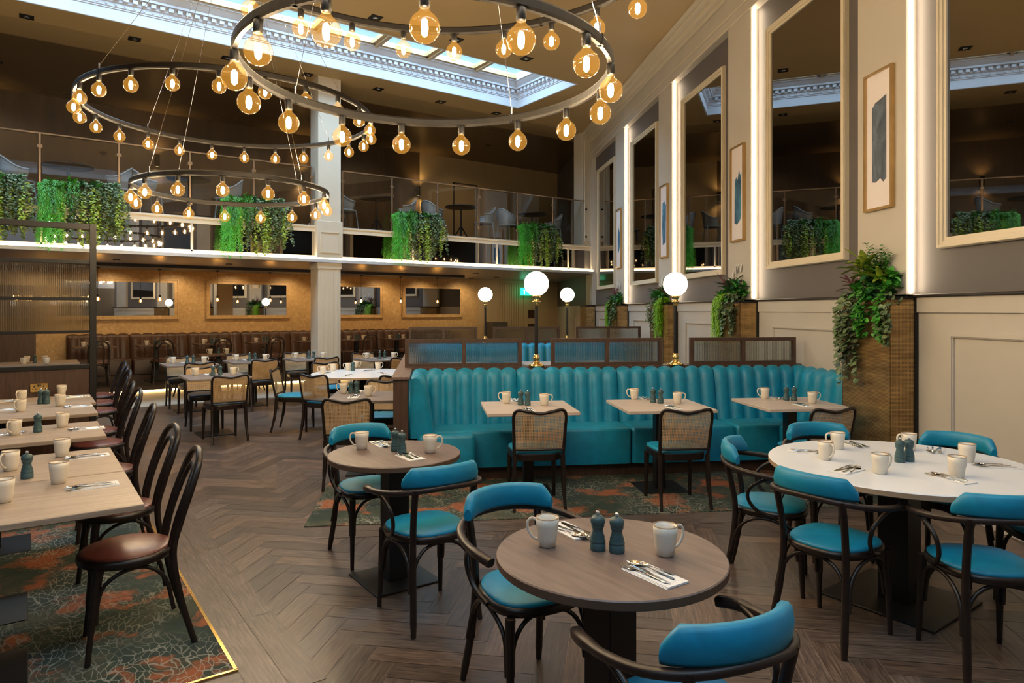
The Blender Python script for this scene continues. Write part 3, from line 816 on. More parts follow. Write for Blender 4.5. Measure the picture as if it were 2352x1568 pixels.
# ------------------------------------------------------------------ banquettes
def back_module(m, w, nch, h, z0=.44, t0=.17, t1=.07, bulge=.042, x0=0.0, zt=0):
    """channelled upholstered back: local x width, front face towards +y"""
    sub = 6; rows = [(0, 0), (.25, .2), (.5, .45), (.75, .72), (.9, .88), (.97, .97), (1.0, 1.0), (1.0, 1.0)]
    nx = nch * sub; grid = []
    for ri, (v, _) in enumerate(rows):
        row = []
        for i in range(nx + 1):
            x = x0 + w * i / nx; ph = (i % sub) / sub
            b = sin(pi * ph) ** .6 if 0 < ph < 1 else 0.0
            z = z0 + (h - z0) * v; th = t0 + (t1 - t0) * v
            y = th + bulge * b
            if ri == 5: y = th * .85 + bulge * .8 * b; z += .008 * b
            if ri == 6: y = th * .5; z += .030 * b
            if ri == 7: y = 0.0; z -= .01 - .01 * b
            row.append((x, y, z))
        grid.append(row)
    vs = [p for r in grid for p in r]; n = nx + 1; fs = []
    for r in range(len(grid) - 1):
        for i in range(nx): fs.append((r * n + i, r * n + n + i, r * n + n + i + 1, r * n + i + 1))
    m.add(vs, fs, True)
    m.box(x0, -.02, z0, x0 + w, .0, h - .02)
    for i in (0, nx): m.add([g_[i] for g_ in grid] + [(grid[0][i][0], 0, z0)], [tuple(range(9))])
def cushion(m, x0, y0, z0, x1, y1, z1, b=.03):
    def ring(i, z): 
        out = []; r = max(.001, b * 1.2 - i) 
        for cx, cy, a0 in ((x0 + i + r, y0 + i + r, pi), (x1 - i - r, y0 + i + r, 1.5 * pi), (x1 - i - r, y1 - i - r, 0), (x0 + i + r, y1 - i - r, .5 * pi)):
            for k in range(4): a = a0 + k * pi / 6; out.append((cx + r * cos(a), cy + r * sin(a), z))
        return out
    m.loft([ring(0, z0), ring(0, z1 - b), ring(b * .3, z1 - b * .3), ring(b, z1)], True, True, True)
def banquette(name, label, mat, L, nmod, nch, H_, seat, depth, cat='banquette', group=None, sides=True, plinth='wood_panel'):
    r = thing(name, label, cat, group)
    w = L / nmod
    for i in range(nmod):
        m = MB(); back_module(m, w - .006, nch, H_, x0=i * w + .003); m.build('back_cushion', mat, r)
        m = MB(); cushion(m, i * w + .004, .12, .13, (i + 1) * w - .004, depth, seat); m.build('seat_cushion', mat, r)
    m = MB(); m.box(.02, .05, 0.0, L - .02, depth - .08, .13); m.build('plinth', M[plinth], r)
    return r
TB = banquette('teal_banquette', 'long teal velvet banquette with channelled back and booth ends, nearest the camera', M['teal'], 4.2, 4, 7, .985, .47, .61, group='teal banquettes')
p = Rp(7.4, .05); TB.location = (p[0], p[1], 0); TB.rotation_euler = (0, 0, ROT_BOOTH)
# side backs: right one along the wall, left one along the partition
def side_back(par, x, length, flip, H_=.985):
    m = MB(); mm = MB(); back_module(mm, length, 5, H_, .44, .17, .09)
    # rotate so that the width runs along +y and the front faces +-x
    if flip: T = Matrix(((0, -1, 0, x), (1, 0, 0, 0), (0, 0, 1, 0), (0, 0, 0, 1)))
    else: T = Matrix(((0, 1, 0, x), (-1, 0, 0, length), (0, 0, 1, 0), (0, 0, 0, 1)))
    m.add([T @ Vector(v) for v in mm.v], [tuple(f) for f in mm.f], True)
    m.build('side_cushion', M['teal'], par)
side_back(TB, .03, .95, False); side_back(TB, 4.2, .74, True)
m = MB(); cushion(m, .05, .61, .13, .62, 1.0, .47); m.build('seat_cushion', M['teal'], TB)
m = MB(); cushion(m, 3.62, .61, .13, 4.14, .80, .47); m.build('seat_cushion', M['teal'], TB)
m = MB(); m.box(.0, -.20, .0, 4.22, -.022, 1.015, .004); o = m.build('booth_partition', M['wood_panel']); o.location = TB.location; o.rotation_euler = TB.rotation_euler
tag(o, 'walnut partition behind the nearest teal banquette that carries the screens and globe lamps', 'partition', 'walnut booth partitions')
TB2 = banquette('teal_banquette', 'teal velvet banquette of the second booth row, seen between the glass screens', M['teal'], 4.2, 4, 7, .99, .47, .61, group='teal banquettes')
p = Rp(12.35, .1); TB2.location = (p[0], p[1], 0); TB2.rotation_euler = (0, 0, ROT_BOOTH)
o2 = clone(o, (p[0], p[1], 0), ROT_BOOTH, 'walnut partition behind the second teal banquette', 'walnut booth partitions')
# back to back bench of row 1 that faces away
TB3 = banquette('teal_banquette', 'teal bench on the far side of the nearest booth partition, facing the gallery', M['teal'], 4.1, 4, 7, .98, .47, .58, group='teal banquettes')
p = Rp(7.64, 4.2); TB3.location = (p[0], p[1], 0); TB3.rotation_euler = (0, 0, ROT_BOOTH + pi)
# long low wooden partition on the left of the booths
m = MB(); m.box(4.22, -5.2, 0, 4.35, .86, .985, .003); o = m.build('booth_end_panel', M['wood_panel'])
tag(o, 'low walnut panel running back from the left end of the teal booths', 'partition'); o.location = TB.location; o.rotation_euler = TB.rotation_euler
m = MB(); m.box(4.205, -5.22, .985, 4.365, .88, 1.01, .003); m.build('cap', M['wood_cap'], o)

def screen():
    r = thing('booth_screen', '', 'screen')
    m = MB()
    frame4(m, -.6, 0, .6, .29, .038, -.022, .022); m.box(-.02, -.0215, .038, .02, .0215, .252)
    m.build('frame', M['wood_panel'], r)
    for x0, x1 in ((-.56, -.02), (.02, .56)):
        m = MB(); m.box(x0, -.004, .03, x1, .004, .25); m.build('reeded_pane', M['reeded'], r)
    return Proto(r)
SCR = screen()
for s, lst, nm in ((7.46, ((3.73, 'leftmost'), (2.22, 'middle'), (.71, 'rightmost')), 'on the nearest teal banquette'), (12.45, ((3.84, 'leftmost'), (2.36, 'middle'), (.86, 'rightmost')), 'on the second booth row')):
    for d, w_ in lst:
        p = Rp(s, d); SCR.put((p[0], p[1], 1.015), ROT_BOOTH, '%s walnut framed reeded glass screen %s' % (w_, nm), 'reeded glass booth screens')

def globe_lamp():
    r = thing('globe_lamp', '', 'lamp')
    m = MB(); m.lathe([(.001, 0), (.085, 0), (.088, .008), (.075, .022), (.05, .03), (.032, .05), (.03, .07), (.040, .078), (.040, .092), (.026, .10), (.030, .115), (.022, .125)], 24); m.build('base', M['brass'], r)
    m = MB(); m.lathe([(.019, .12), (.019, .64)], 14); m.build('pole', M['black'], r)
    m = MB(); m.lathe([(.022, .63), (.03, .64), (.026, .655), (.04, .665), (.045, .675), (.028, .69), (.028, .705), (.042, .715), (.046, .73), (.034, .75)], 24); m.build('collar', M['brass'], r)
    m = MB(); R_ = .128; m.lathe([(R_ * sin(pi * i / 16) + .0005, .862 - R_ * cos(pi * i / 16)) for i in range(17)], 28); m.build('globe', M['globe'], r)
    return Proto(r)
GL = globe_lamp()
for s, d, l in ((7.46, 2.975, 'large looking brass and black lamp with white globe between left and middle screens'), (7.46, 1.47, 'brass and black lamp with white globe between middle and right screens'),
                (12.45, 3.10, 'small looking white globe lamp on the second booth row, left one'), (12.45, 1.62, 'small looking white globe lamp on the second booth row, right one')):
    p = Rp(s, d); GL.put((p[0], p[1], 1.015), 0, l, 'globe lamps on the booths')

# brown banquette on the platform
BB = banquette('brown_banquette', 'long brown leather banquette with channelled back under the gold mirrors', M['brownleather'], 9.2, 8, 5, .95, .45, .58, plinth='wood_panel')
BB.location = (9.86, YB - .03, .12); BB.rotation_euler = (0, 0, pi)
m = MB(); 

# left glazed divider
def divider():
    n = 8.34; x1 = .565
    x0 = -3.6
    r = thing('glazed_divider', 'black framed divider with reeded glass and walnut base behind the left tables', 'divider')
    m = MB(); t = .025
    m.box(x1 - .03, n - .03, 0, x1 + .03, n + .03, 2.5, .003); m.box(x0, n - .03, 0, x0 + .05, n + .03, 2.5)
    for z0, z1 in ((2.44, 2.5), (2.08, 2.12), (1.70, 1.735), (1.36, 1.39), (.99, 1.035)): m.box(x0, n - t, z0, x1, n + t, z1, .003)
    m.box(x0, n - t, 0, x1, n + t, .06)
    m.build('frame', M['black'], r)
    for z0, z1 in ((1.735, 2.08), (1.39, 1.70)):
        m = MB(); m.box(x0, n - .004, z0, x1 - .03, n + .004, z1); m.build('reeded_pane', M['reeded'], r)
    m = MB(); m.box(x0, n - .015, .06, x1 - .03, n + .015, .99); m.build('base_panel', M['wood_panel'], r)
    m = MB(); xs = .10
    s = thing('power_socket', 'double brass power socket on the walnut base of the divider', 'socket', None, (xs, n - .015, .815))
    m = MB(); m.box(-.075, -.008, -.045, .075, 0, .045, .004); m.build('plate', M['brass'], s)
    m = MB()
    for dx in (-.04, .04):
        m.box(dx - .005, -.010, .008, dx + .005, -.008, .022); m.box(dx - .018, -.010, -.014, dx - .010, -.008, -.006); m.box(dx + .010, -.010, -.014, dx + .018, -.008, -.006)
    m.box(-.012, -.011, .015, .0, -.008, .035); m.box(.004, -.011, .015, .016, -.008, .035)
    m.build('sockets_and_switches', M['black'], s)
divider()

# ------------------------------------------------------------------ tables
def square_table(name, mat, w, d, label=''):
    r = thing(name, label, 'table')
    m = MB(); m.box(-w / 2, -d / 2, .722, w / 2, d / 2, .75, .003); m.build('tabletop', mat, r)
    m = MB(); m.box(-.045, -.045, .012, .045, .045, .722, .003); m.box(-.15, -.15, .71, .15, .15, .722); m.build('column', M['black'], r)
    m = MB(); m.box(-.21, -.21, 0, .21, .21, .012, .003); m.build('base_plate', M['black'], r)
    return Proto(r)
def round_table(name, mat, R_, edge, cw=.06, bw=.21):
    r = thing(name, '', 'table')
    m = MB(); m.lathe([(.001, .75), (R_ - .004, .75), (R_, .746)], 72, smooth=False, cap=False); m.build('tabletop', mat, r)
    m = MB(); m.lathe([(R_, .746), (R_, .722), (R_ - .004, .718), (.001, .718)], 72, smooth=False, cap=False); m.build('edging', edge, r)
    m = MB(); m.box(-cw, -cw, .012, cw, cw, .718, .003); m.box(-.18, -.18, .706, .18, .18, .718); m.build('column', M['black'], r)
    m = MB(); m.box(-bw, -bw, 0, bw, bw, .012, .003); m.build('base_plate', M['black'], r)
    return Proto(r)

def bez_seat(w0, w1, d, n=28, e=2.6):
    out = []
    for i in range(n):
        a = 2 * pi * i / n; c, s_ = cos(a), sin(a)
        y = d * (abs(s_) ** (2 / e)) * (1 if s_ > 0 else -1); w = w0 + (w1 - w0) * (y / d + 1) / 2
        out.append((w * (abs(c) ** (2 / e)) * (1 if c > 0 else -1), y))
    return out
def pad_mesh(m, outl, z0, h, cx=0, cy=0, crown=.012):
    rings = []
    for sc, z in ((.985, z0), (1.0, z0 + h * .4), (.985, z0 + h * .75), (.93, z0 + h), (.7, z0 + h + crown * .6), (.35, z0 + h + crown * .95), (.01, z0 + h + crown)):
        rings.append([(cx + x * sc, cy + y * sc, z) for x, y in outl])
    m.loft(rings, True, True, True)

# A: teal bentwood armchair
def armchair():
    r = thing('bentwood_armchair', '', 'chair')
    ol = bez_seat(.185, .215, .205)
    m = MB(); pad_mesh(m, [(x * .97, y * .97) for x, y in ol], .452, .022, crown=.02); m.build('seat_cushion', M['teal'], r)
    m = MB(); m.loft([[(x * s, y * s, z) for x, y in ol] for s, z in ((.95, .418), (1.0, .422), (1.02, .438), (1.01, .454), (.96, .458))], True, True, True); m.build('seat_frame', M['bent'], r)
    for sx in (-1, 1):
        m = MB(); m.tube([(sx * .175, .165, .425), (sx * .178, .17, .3), (sx * .185, .185, .0)], [.021, .018, .012], 8); m.build('leg', M['bent'], r)
        m = MB(); m.tube(catmull([(sx * .19, -.245, 0), (sx * .168, -.195, .25), (sx * .16, -.178, .45), (sx * .165, -.20, .60), (sx * .17, -.228, .715)], 4), [.013] + [.017] * 15 + [.015], 8); m.build('rear_leg', M['bent'], r)
        m = MB(); m.tube(catmull([(sx * .272, .085, .672), (sx * .262, .0, .655), (sx * .245, -.085, .60), (sx * .232, -.10, .53), (sx * .218, -.05, .462), (sx * .205, .03, .435)], 4), .0105, 8); m.build('arm_support', M['bent'], r)
        # side brace
        m = MB(); m.tube(catmull([(sx * .188, -.20, .20), (sx * .178, -.165, .33), (sx * .185, -.08, .405), (sx * .19, .04, .408), (sx * .182, .13, .34), (sx * .186, .158, .20)], 4), .0095, 8); m.build('brace', M['bent'], r)
    for y, sg in ((.165, 1), (-.195, -1)):
        m = MB(); m.tube(catmull([(-.165, y, .20), (-.15, y - sg * .01, .33), (-.07, y - sg * .02, .405), (.07, y - sg * .02, .405), (.15, y - sg * .01, .33), (.165, y, .20)], 4), .0095, 8); m.build('brace', M['bent'], r)
    path = catmull([(-.262, .175, .655), (-.283, .10, .668), (-.282, -.02, .678), (-.245, -.145, .692), (-.15, -.235, .708), (0, -.265, .716), (.15, -.235, .708), (.245, -.145, .692), (.282, -.02, .678), (.283, .10, .668), (.262, .175, .655)], 5)
    m = MB(); n = len(path); m.tube(path, [1.0 if 6 < i < n - 7 else 1.25 for i in range(n)], sq=(.030, .026)); m.build('arm_bow', M['arm'], r)
    m = MB(); rings = []
    K = 20
    for i in range(K + 1):
        a = radians(-54 + 108 * i / K); Rr = .262
        e = min(i, K - i) / K; ht = .045 + .052 * min(1, e / .09); th = .022 if e > 0 else .015
        cx, cy = sin(a) * .255, -cos(a) * .235 - .02
        ux, uy = sin(a), -cos(a)
        z0 = .726 - .012 * (abs(a) / .94) ** 2; z1 = z0 + ht
        rings.append([(cx + ux * o, cy + uy * o, z) for o, z in ((-th * .8, z0), (th * .8, z0), (th, z0 + .012), (th * 1.15, (z0 + z1) / 2), (th * .9, z1 - .012), (th * .4, z1), (-th * .4, z1), (-th * .9, z1 - .012), (-th * 1.1, (z0 + z1) / 2), (-th, z0 + .012))])
    m.loft(rings, True, True, True); m.build('back_pad', M['teal'], r)
    return Proto(r)
# B: cane back chair
def cane_chair(name, seatmat):
    r = thing(name, '', 'chair')
    ol = bez_seat(.195, .225, .215, 28, 4.5)
    m = MB(); pad_mesh(m, [(x * .97, y * .97) for x, y in ol], .450, .026, crown=.014); m.build('seat_cushion', seatmat, r)
    m = MB(); m.loft([[(x * s, y * s, z) for x, y in ol] for s, z in ((.97, .395), (.98, .40), (1.0, .445), (.99, .453))], True, True, False); m.build('seat_frame', M['bent'], r)
    for sx in (-1, 1):
        m = MB(); m.tube([(sx * .19, .18, .40), (sx * .195, .19, 0)], [1.0, .62], sq=(.040, .036)); m.build('leg', M['bent'], r)
        m = MB(); m.tube(catmull([(sx * .205, -.265, 0), (sx * .198, -.215, .22), (sx * .195, -.200, .44)], 4), [.7] * 3 + [.95] * 6, sq=(.034, .036)); m.build('rear_leg', M['bent'], r)
    def yb(z, x): return -.200 - (z - .44) * .20 - .028 * (1 - (x / .2) ** 2) * min(1, (z - .44) / .1)
    loop = []
    for (x, z) in ((-.198, .44), (-.203, .55), (-.208, .68), (-.210, .755), (-.198, .797), (-.165, .812), (-.09, .800), (0, .786), (.09, .800), (.165, .812), (.198, .797), (.210, .755), (.208, .68), (.203, .55), (.198, .44)): loop.append((x, yb(z, x), z))
    m = MB(); m.tube(catmull(loop, 4), .0135, 8); m.tube([(x, yb(.488, x), .488) for x in [-.2 + .04 * i for i in range(11)]], .011, 6); m.build('back_frame', M['bent'], r)
    m = MB(); rings = []
    for j in range(9):
        row = []
        for i in range(13):
            x = -.2 + .4 * i / 12; top = .80 - .014 * (1 - abs(x) / .2) if abs(x) < .19 else .785
            z = .49 + (top - .49) * j / 8; row.append((x * (1 + .03 * j / 8), yb(z, x) , z))
        rings.append(row)
    m.loft(rings, False, False, True); m.build('cane_back', M['cane'], r)
    return Proto(r)
# C: hoop back bentwood chair
def hoop_chair():
    r = thing('bentwood_chair', '', 'chair')
    circ = [(.205 * cos(2 * pi * i / 30), .205 * sin(2 * pi * i / 30)) for i in range(30)]
    m = MB(); pad_mesh(m, [(x * .95, y * .95) for x, y in circ], .452, .018, crown=.022); m.build('seat_cushion', M['leather'], r)
    m = MB(); m.loft([[(x * s, y * s, z) for x, y in circ] for s, z in ((.95, .418), (1.0, .422), (1.02, .44), (1.0, .456), (.95, .46))], True, True, True); m.build('seat_frame', M['bent'], r)
    for sx in (-1, 1):
        m = MB(); m.tube(catmull([(sx * .145, .12, .43), (sx * .155, .14, .25), (sx * .175, .165, 0)], 4), [.021] * 3 + [.018] * 3 + [.013] * 3, 8); m.build('leg', M['bent'], r)
        m = MB(); m.tube(catmull([(sx * .15, -.09, .40), (sx * .178, -.03, .30), (sx * .19, .06, .27), (sx * .165, .12, .20)], 4)[::-1], .0095, 8) if False else None
        m = MB(); m.tube(catmull([(sx * .163, -.185, .18), (sx * .16, -.15, .33), (sx * .17, -.07, .405), (sx * .172, .03, .40), (sx * .16, .11, .33), (sx * .163, .135, .18)], 4), .0095, 8); m.build('brace', M['bent'], r)
    m = MB(); m.tube(catmull([(-.155, .13, .18), (-.14, .12, .33), (-.06, .10, .405), (.06, .10, .405), (.14, .12, .33), (.155, .13, .18)], 4), .0095, 8); m.build('brace', M['bent'], r)
    P = [(.185, -.275, 0), (.170, -.215, .22), (.162, -.182, .44), (.172, -.215, .60), (.168, -.262, .745), (.125, -.300, .855), (0, -.315, .898)]
    full = P + [(-x, y, z) for x, y, z in P[-2::-1]]
    m = MB(); pth = catmull(full, 5); n = len(pth); m.tube(pth, [.0135 + .0035 * min(1, min(i, n - 1 - i) / 8) for i in range(n)], 10); m.build('back_hoop', M['bent'], r)
    P = [(.085, -.178, .455), (.092, -.205, .58), (.090, -.252, .72), (.062, -.283, .80), (0, -.293, .828)]
    full = P + [(-x, y, z) for x, y, z in P[-2::-1]]
    m = MB(); m.tube(catmull(full, 5), .012, 8); m.build('inner_hoop', M['bent'], r)
    return Proto(r)
ARM = armchair(); CT = cane_chair('cane_chair', M['teal']); CB = cane_chair('cane_chair', M['blackleather']); HC = hoop_chair()

def putc(P, X, Y, Fx, Fy, label, group=None, z=0):
    a, n = c2w(X, Y); return P.put((a, n, z), rot_for(Fx, Fy), label, group)
g = 'teal bentwood armchairs'
putc(ARM, -.93, 4.42, .54, -.84, 'teal bentwood armchair behind the middle small round table, facing the camera', g)
putc(ARM, -.46, 3.60, -.56, .83, 'teal bentwood armchair on the near right side of the middle small round table', g)
putc(ARM, .07, 2.80, .47, -.88, 'teal bentwood armchair on the left behind the nearest round table', g)
putc(ARM, .50, 1.93, -.40, .91, 'teal bentwood armchair cut by the bottom edge in front of the nearest round table', g)
putc(ARM, 1.53, 4.00, .90, -.43, 'teal bentwood armchair at the left end of the large white table', g)
putc(ARM, 1.61, 3.38, .82, .57, 'teal bentwood armchair at the near left of the white table, back turned', g)
putc(ARM, 2.14, 3.08, .10, .99, 'teal bentwood armchair at the near right of the white table, cut by the right edge', g)
putc(ARM, 2.66, 4.14, -.75, -.60, 'teal bentwood armchair at the far right of the white table against the wall', g)
putc(ARM, 2.10, 4.46, .0, -1, 'teal bentwood armchair on the far side of the white table near the planter', g)
putc(ARM, 2.82, 3.52, -.97, .2, 'teal bentwood armchair in shade at the right end of the white table', g)
g = 'cane back chairs with teal seats'
putc(CT, .19, 5.60, -.12, .99, 'cane back chair with teal seat at the leftmost banquette table', g)
putc(CT, 1.36, 5.62, -.10, .99, 'cane back chair with teal seat at the middle banquette table', g)
putc(CT, 2.50, 5.66, -.28, .96, 'cane back chair with teal seat at the rightmost banquette table', g)
putc(CT, -1.49, 6.24, -.10, .99, 'cane back chair with teal seat in front of the square table left of the booths', g)
putc(CT, -1.42, 7.30, .0, -1, 'cane back chair behind the square table left of the booths, facing the camera', g)
putc(CT, -2.90, 9.05, 1, .05, 'cane back chair in side view at the left end of the far white round table', g)
putc(CT, -2.33, 8.50, .38, .92, 'cane back chair at the near left of the far white round table', g)
putc(CT, -1.50, 8.42, -.4, .92, 'cane back chair at the near right of the far white round table', g)
putc(CT, -2.65, 9.95, .6, -.8, 'cane back chair at the far left of the far white round table', g)
putc(CT, -1.45, 10.0, -.4, -.9, 'cane back chair at the far right of the far white round table', g)

RT1 = round_table('round_table', M['wood_dark'], .40, M['edge_brown'] if 'edge_brown' in M else varied('brown_edging', (.12, .07, .045), .45), .065)
a, n = c2w(.345, 2.37); RT1.put((a, n, 0), 0, 'small round walnut table nearest the camera', 'small round walnut tables')
a, n = c2w(-.70, 4.03); RT1.put((a, n, 0), 0, 'small round walnut table in the middle, left of the booths', 'small round walnut tables', (.975, .975, 1))
RT2 = round_table('large_round_table', M['white_top'], .68, M['edge_oak'], .08, .30)
a, n = c2w(2.15, 3.75); RT2.put((a, n, 0), 0, 'large round white table at the right', 'large round white tables')
a, n = c2w(-2.02, 9.15); RT2.put((a, n, 0), 0, 'large round white table far back beside the cream column', 'large round white tables')
SQ = square_table('banquette_table', M['wood_light'], .78, .74)
for (s, d, l) in ((6.39, 3.22, 'leftmost'), (6.37, 2.03, 'middle'), (6.34, .80, 'rightmost')):
    p = Rp(s, d); SQ.put((p[0], p[1], 0), ROT_BOOTH, l + ' square pale oak table at the nearest teal banquette', 'pale oak tables at the teal banquette')
for (s, d, l) in ((11.2, 3.6, 'leftmost'), (11.2, 2.2, 'middle'), (11.2, .95, 'rightmost'), (9.2, 3.3, 'left of two'), (9.2, 1.3, 'right of two')):
    p = Rp(s, d); SQ.put((p[0], p[1], 0), ROT_BOOTH, l + (' pale oak table at the second booth row' if s > 10 else ' pale oak tables behind the nearest booth screens'), 'pale oak tables between the booths')
SG = square_table('square_table', M['wood_grey'], .74, .76)
a, n = c2w(-1.42, 6.72); SG.put((a, n, 0), ROT_BOOTH, 'square grey oak table just left of the booth partition', 'square grey oak tables')
DT = [(1.98, 9.35, 'grey table nearest the camera'), (2.10, 11.75, 'left grey table by the gallery'), (3.07, 11.80, 'middle grey table by the gallery'), (4.05, 11.72, 'grey table before the column'), (5.05, 10.95, 'grey table right of the column')]
for a, n, l in DT:
    SG.put((a, n, 0), 0, 'square oak topped ' + l, 'square grey oak tables')
    CB.put((a + .0, n - .50, 0), .06, 'black seated cane chair, back turned, at the ' + l, 'cane back chairs with black seats')
    CB.put((a - .02, n + .52, 0), pi - .05, 'black seated cane chair facing the camera behind the ' + l, 'cane back chairs with black seats')
# long left row
OL = square_table('oak_table', M['wood_oak2'], 1.25, .745)
lt = [(.42, 3.72, 'nearest the camera'), (.42, 4.48, 'second from the camera, pushed against the nearest one'), (.44, 5.70, 'third from the camera, standing alone'), (.48, 6.92, 'fourth from the camera'), (.52, 7.68, 'fifth from the camera, against the divider'),
      (.70, 13.4, 'under the gallery, seen through the divider gap'), (.62, 9.35, 'first beyond the glazed divider'), (.66, 10.45, 'second beyond the glazed divider')]
LX = []
for x, n, l in lt:
    OL.put((x - .625, n, 0), 0, 'oak table in the left row, ' + l, 'oak tables of the left row'); LX.append((x, n, l))
hl = ['nearest of the dark bentwood chairs, whole chair with brown seat at left', 'second bentwood chair of the left row', 'third bentwood chair of the left row', 'fourth bentwood chair of the left row', 'fifth bentwood chair of the left row', 'sixth bentwood chair of the left row, level with the divider post', 'seventh bentwood chair, beyond the divider', 'farthest bentwood chair of the left row']
for i, (x, n) in enumerate(((.39, 3.72), (.42, 4.52), (.45, 5.62), (.50, 6.78), (.53, 7.50), (.66, 8.98), (.72, 9.75), (.78, 10.6))):
    HC.put((x, n, 0), pi / 2 + (.08 if i % 2 else -.04), hl[i] + ', round oxblood seat', 'bentwood chairs of the left row')
# tables and chairs at the brown banquette
BT = [(1.09, 'first from the left'), (2.2, 'second from the left'), (3.3, 'third from the left'), (4.4, 'fourth, just left of the column'), (5.5, 'hidden by the cream column'), (6.6, 'first right of the column'), (7.7, 'second right of the column'), (8.8, 'farthest right')]
SB = square_table('bistro_table', M['wood_panel'], .72, .62)
for a, l in BT:
    SB.put((a, 15.78, .12), 0, 'dark square table at the brown banquette, ' + l, 'dark tables at the brown banquette')
    HC.put((a + .02, 15.22, .12), 0, 'bentwood hoop back chair at the brown banquette table, ' + l, 'bentwood chairs at the brown banquette')
SB.put((3.02, 13.95, 0), 0, 'dark square table standing alone between gallery edge and platform', 'dark tables at the brown banquette')
for dx, l in ((-.55, 'left'), (.55, 'right')): HC.put((3.02 + dx, 13.95, 0), (-pi / 2 if dx < 0 else pi / 2), 'bentwood chair on the %s of the lone dark table under the gallery' % l, 'bentwood chairs at the lone dark table')

# ------------------------------------------------------------------ tableware
def mug():
    r = thing('mug', '', 'mug')
    m = MB(); m.lathe([(.001, .002), (.027, .0), (.031, .004), (.036, .03), (.0405, .075), (.0425, .105), (.0395, .105), (.037, .07), (.031, .012), (.001, .008)], 28); m.build('cup', M['ceramic'], r)
    m = MB(); m.tube(catmull([(.038, 0, .092), (.056, 0, .098), (.072, 0, .082), (.068, 0, .052), (.05, 0, .028), (.034, 0, .022)], 5), [.0058] * 8 + [.005] * 18, 8); m.build('handle', M['ceramic'], r)
    return Proto(r)
def mill():
    r = thing('pepper_mill', '', 'mill')
    m = MB(); m.lathe([(.001, 0), (.0265, 0), (.0275, .003), (.0275, .026), (.0255, .028), (.0275, .031), (.0275, .036), (.024, .041), (.025, .048), (.020, .062), (.0185, .074), (.022, .082), (.0235, .086), (.0225, .089)], 24); m.build('body', M['mill'], r)
    m = MB(); m.lathe([(.0225, .0895), (.026, .098), (.026, .108), (.020, .119), (.008, .123)], 24); m.build('head', M['mill'], r)
    m = MB(); m.lathe([(.004, .122), (.004, .126), (.0075, .129), (.0078, .134), (.004, .138), (.001, .139)], 12); m.build('knob', M['steel'], r)
    return Proto(r)
MUG = mug(); MILL = mill()
def flat(outline, z, th, bend=None):
    m = MB(); n = len(outline)
    up = [(x, y, z(y) + th if callable(z) else z + th) for x, y in outline]; dn = [(x, y, (z(y) if callable(z) else z)) for x, y in outline]
    m.add(dn + up, [tuple(range(n, 2 * n)), tuple(reversed(range(n)))] + [(i, (i + 1) % n, n + (i + 1) % n, n + i) for i in range(n)]); return m
def handle_pts(w=.004, y0=-.09, y1=.03): return [(-w * 1.5, y0 + .004), (-w * .8, y0), (w * .8, y0), (w * 1.5, y0 + .004), (w * 1.2, y0 + .03), (w * .6, y1), (-w * .6, y1), (-w * 1.2, y0 + .03)]
def strip(m, prof, th=.0022):
    """prof: list of (y, halfwidth, z): lofted flat bar"""
    rings = [[(-w, y, z), (w, y, z), (w * .8, y, z + th), (-w * .8, y, z + th)] for y, w, z in prof]
    m.loft(rings, True, True, False)
def fork():
    m = MB(); strip(m, [(-.095, .0035, 0), (-.09, .006, 0), (-.06, .0045, .001), (0, .0025, .004), (.03, .003, .004), (.042, .011, .003), (.052, .0125, .002)])
    for k in range(4):
        x = -.0102 + k * .0068; mm = MB(); strip(mm, [(.052, .0022, .002), (.075, .0018, .001), (.098, .001, .004)], .0018); m.add([(v[0] + x, v[1], v[2]) for v in mm.v], mm.f)
    o = m.build('fork', M['steel']); o['category'] = 'fork'; o['label'] = 'fork'; return Proto(o)
def knife():
    m = MB(); strip(m, [(-.105, .004, 0), (-.10, .007, 0), (-.02, .005, .001), (-.01, .0045, .001), (.0, .0075, .001), (.07, .0085, .001), (.098, .006, .001), (.108, .001, .001)])
    o = m.build('knife', M['steel']); o['category'] = 'knife'; o['label'] = 'knife'; return Proto(o)
def spoon(name, k):
    m = MB(); strip(m, [(-.09, .0035, 0), (-.085, .006, 0), (-.05, .004, .001), (.01, .002, .004), (.045, .003, .004)])
    rings = []
    for i in range(9):
        t = i / 8; y = .043 + .055 * t; w = .020 * sqrt(max(0.002, 1 - (2 * t - 1) ** 2)) * (1.05 - .15 * t); d = .007 * sin(pi * t)
        rings.append([(w * c, y, .005 - d * (1 - c * c)) for c in (-1, -.7, -.35, 0, .35, .7, 1)])
    m.loft(rings, False, False, True)
    m.v = [(x * k, y * k, z * k + .0012) for x, y, z in m.v]
    o = m.build(name, M['steel']); o['category'] = 'spoon'; o['label'] = 'spoon'; return Proto(o)
def napkin():
    m = MB()
    for k, (dx, dz) in enumerate(((0, 0), (.004, .002), (.008, .004))): m.box(-.05 + dx, -.10, dz, .05, .10, dz + .0018, .0006)
    o = m.build('napkin', M['napkin']); o['category'] = 'napkin'; o['label'] = 'napkin'; return Proto(o)
FORK, KNIFE, SPOON, TEASPOON, NAPKIN = fork(), knife(), spoon('spoon', 1.0), spoon('teaspoon', .72), napkin()

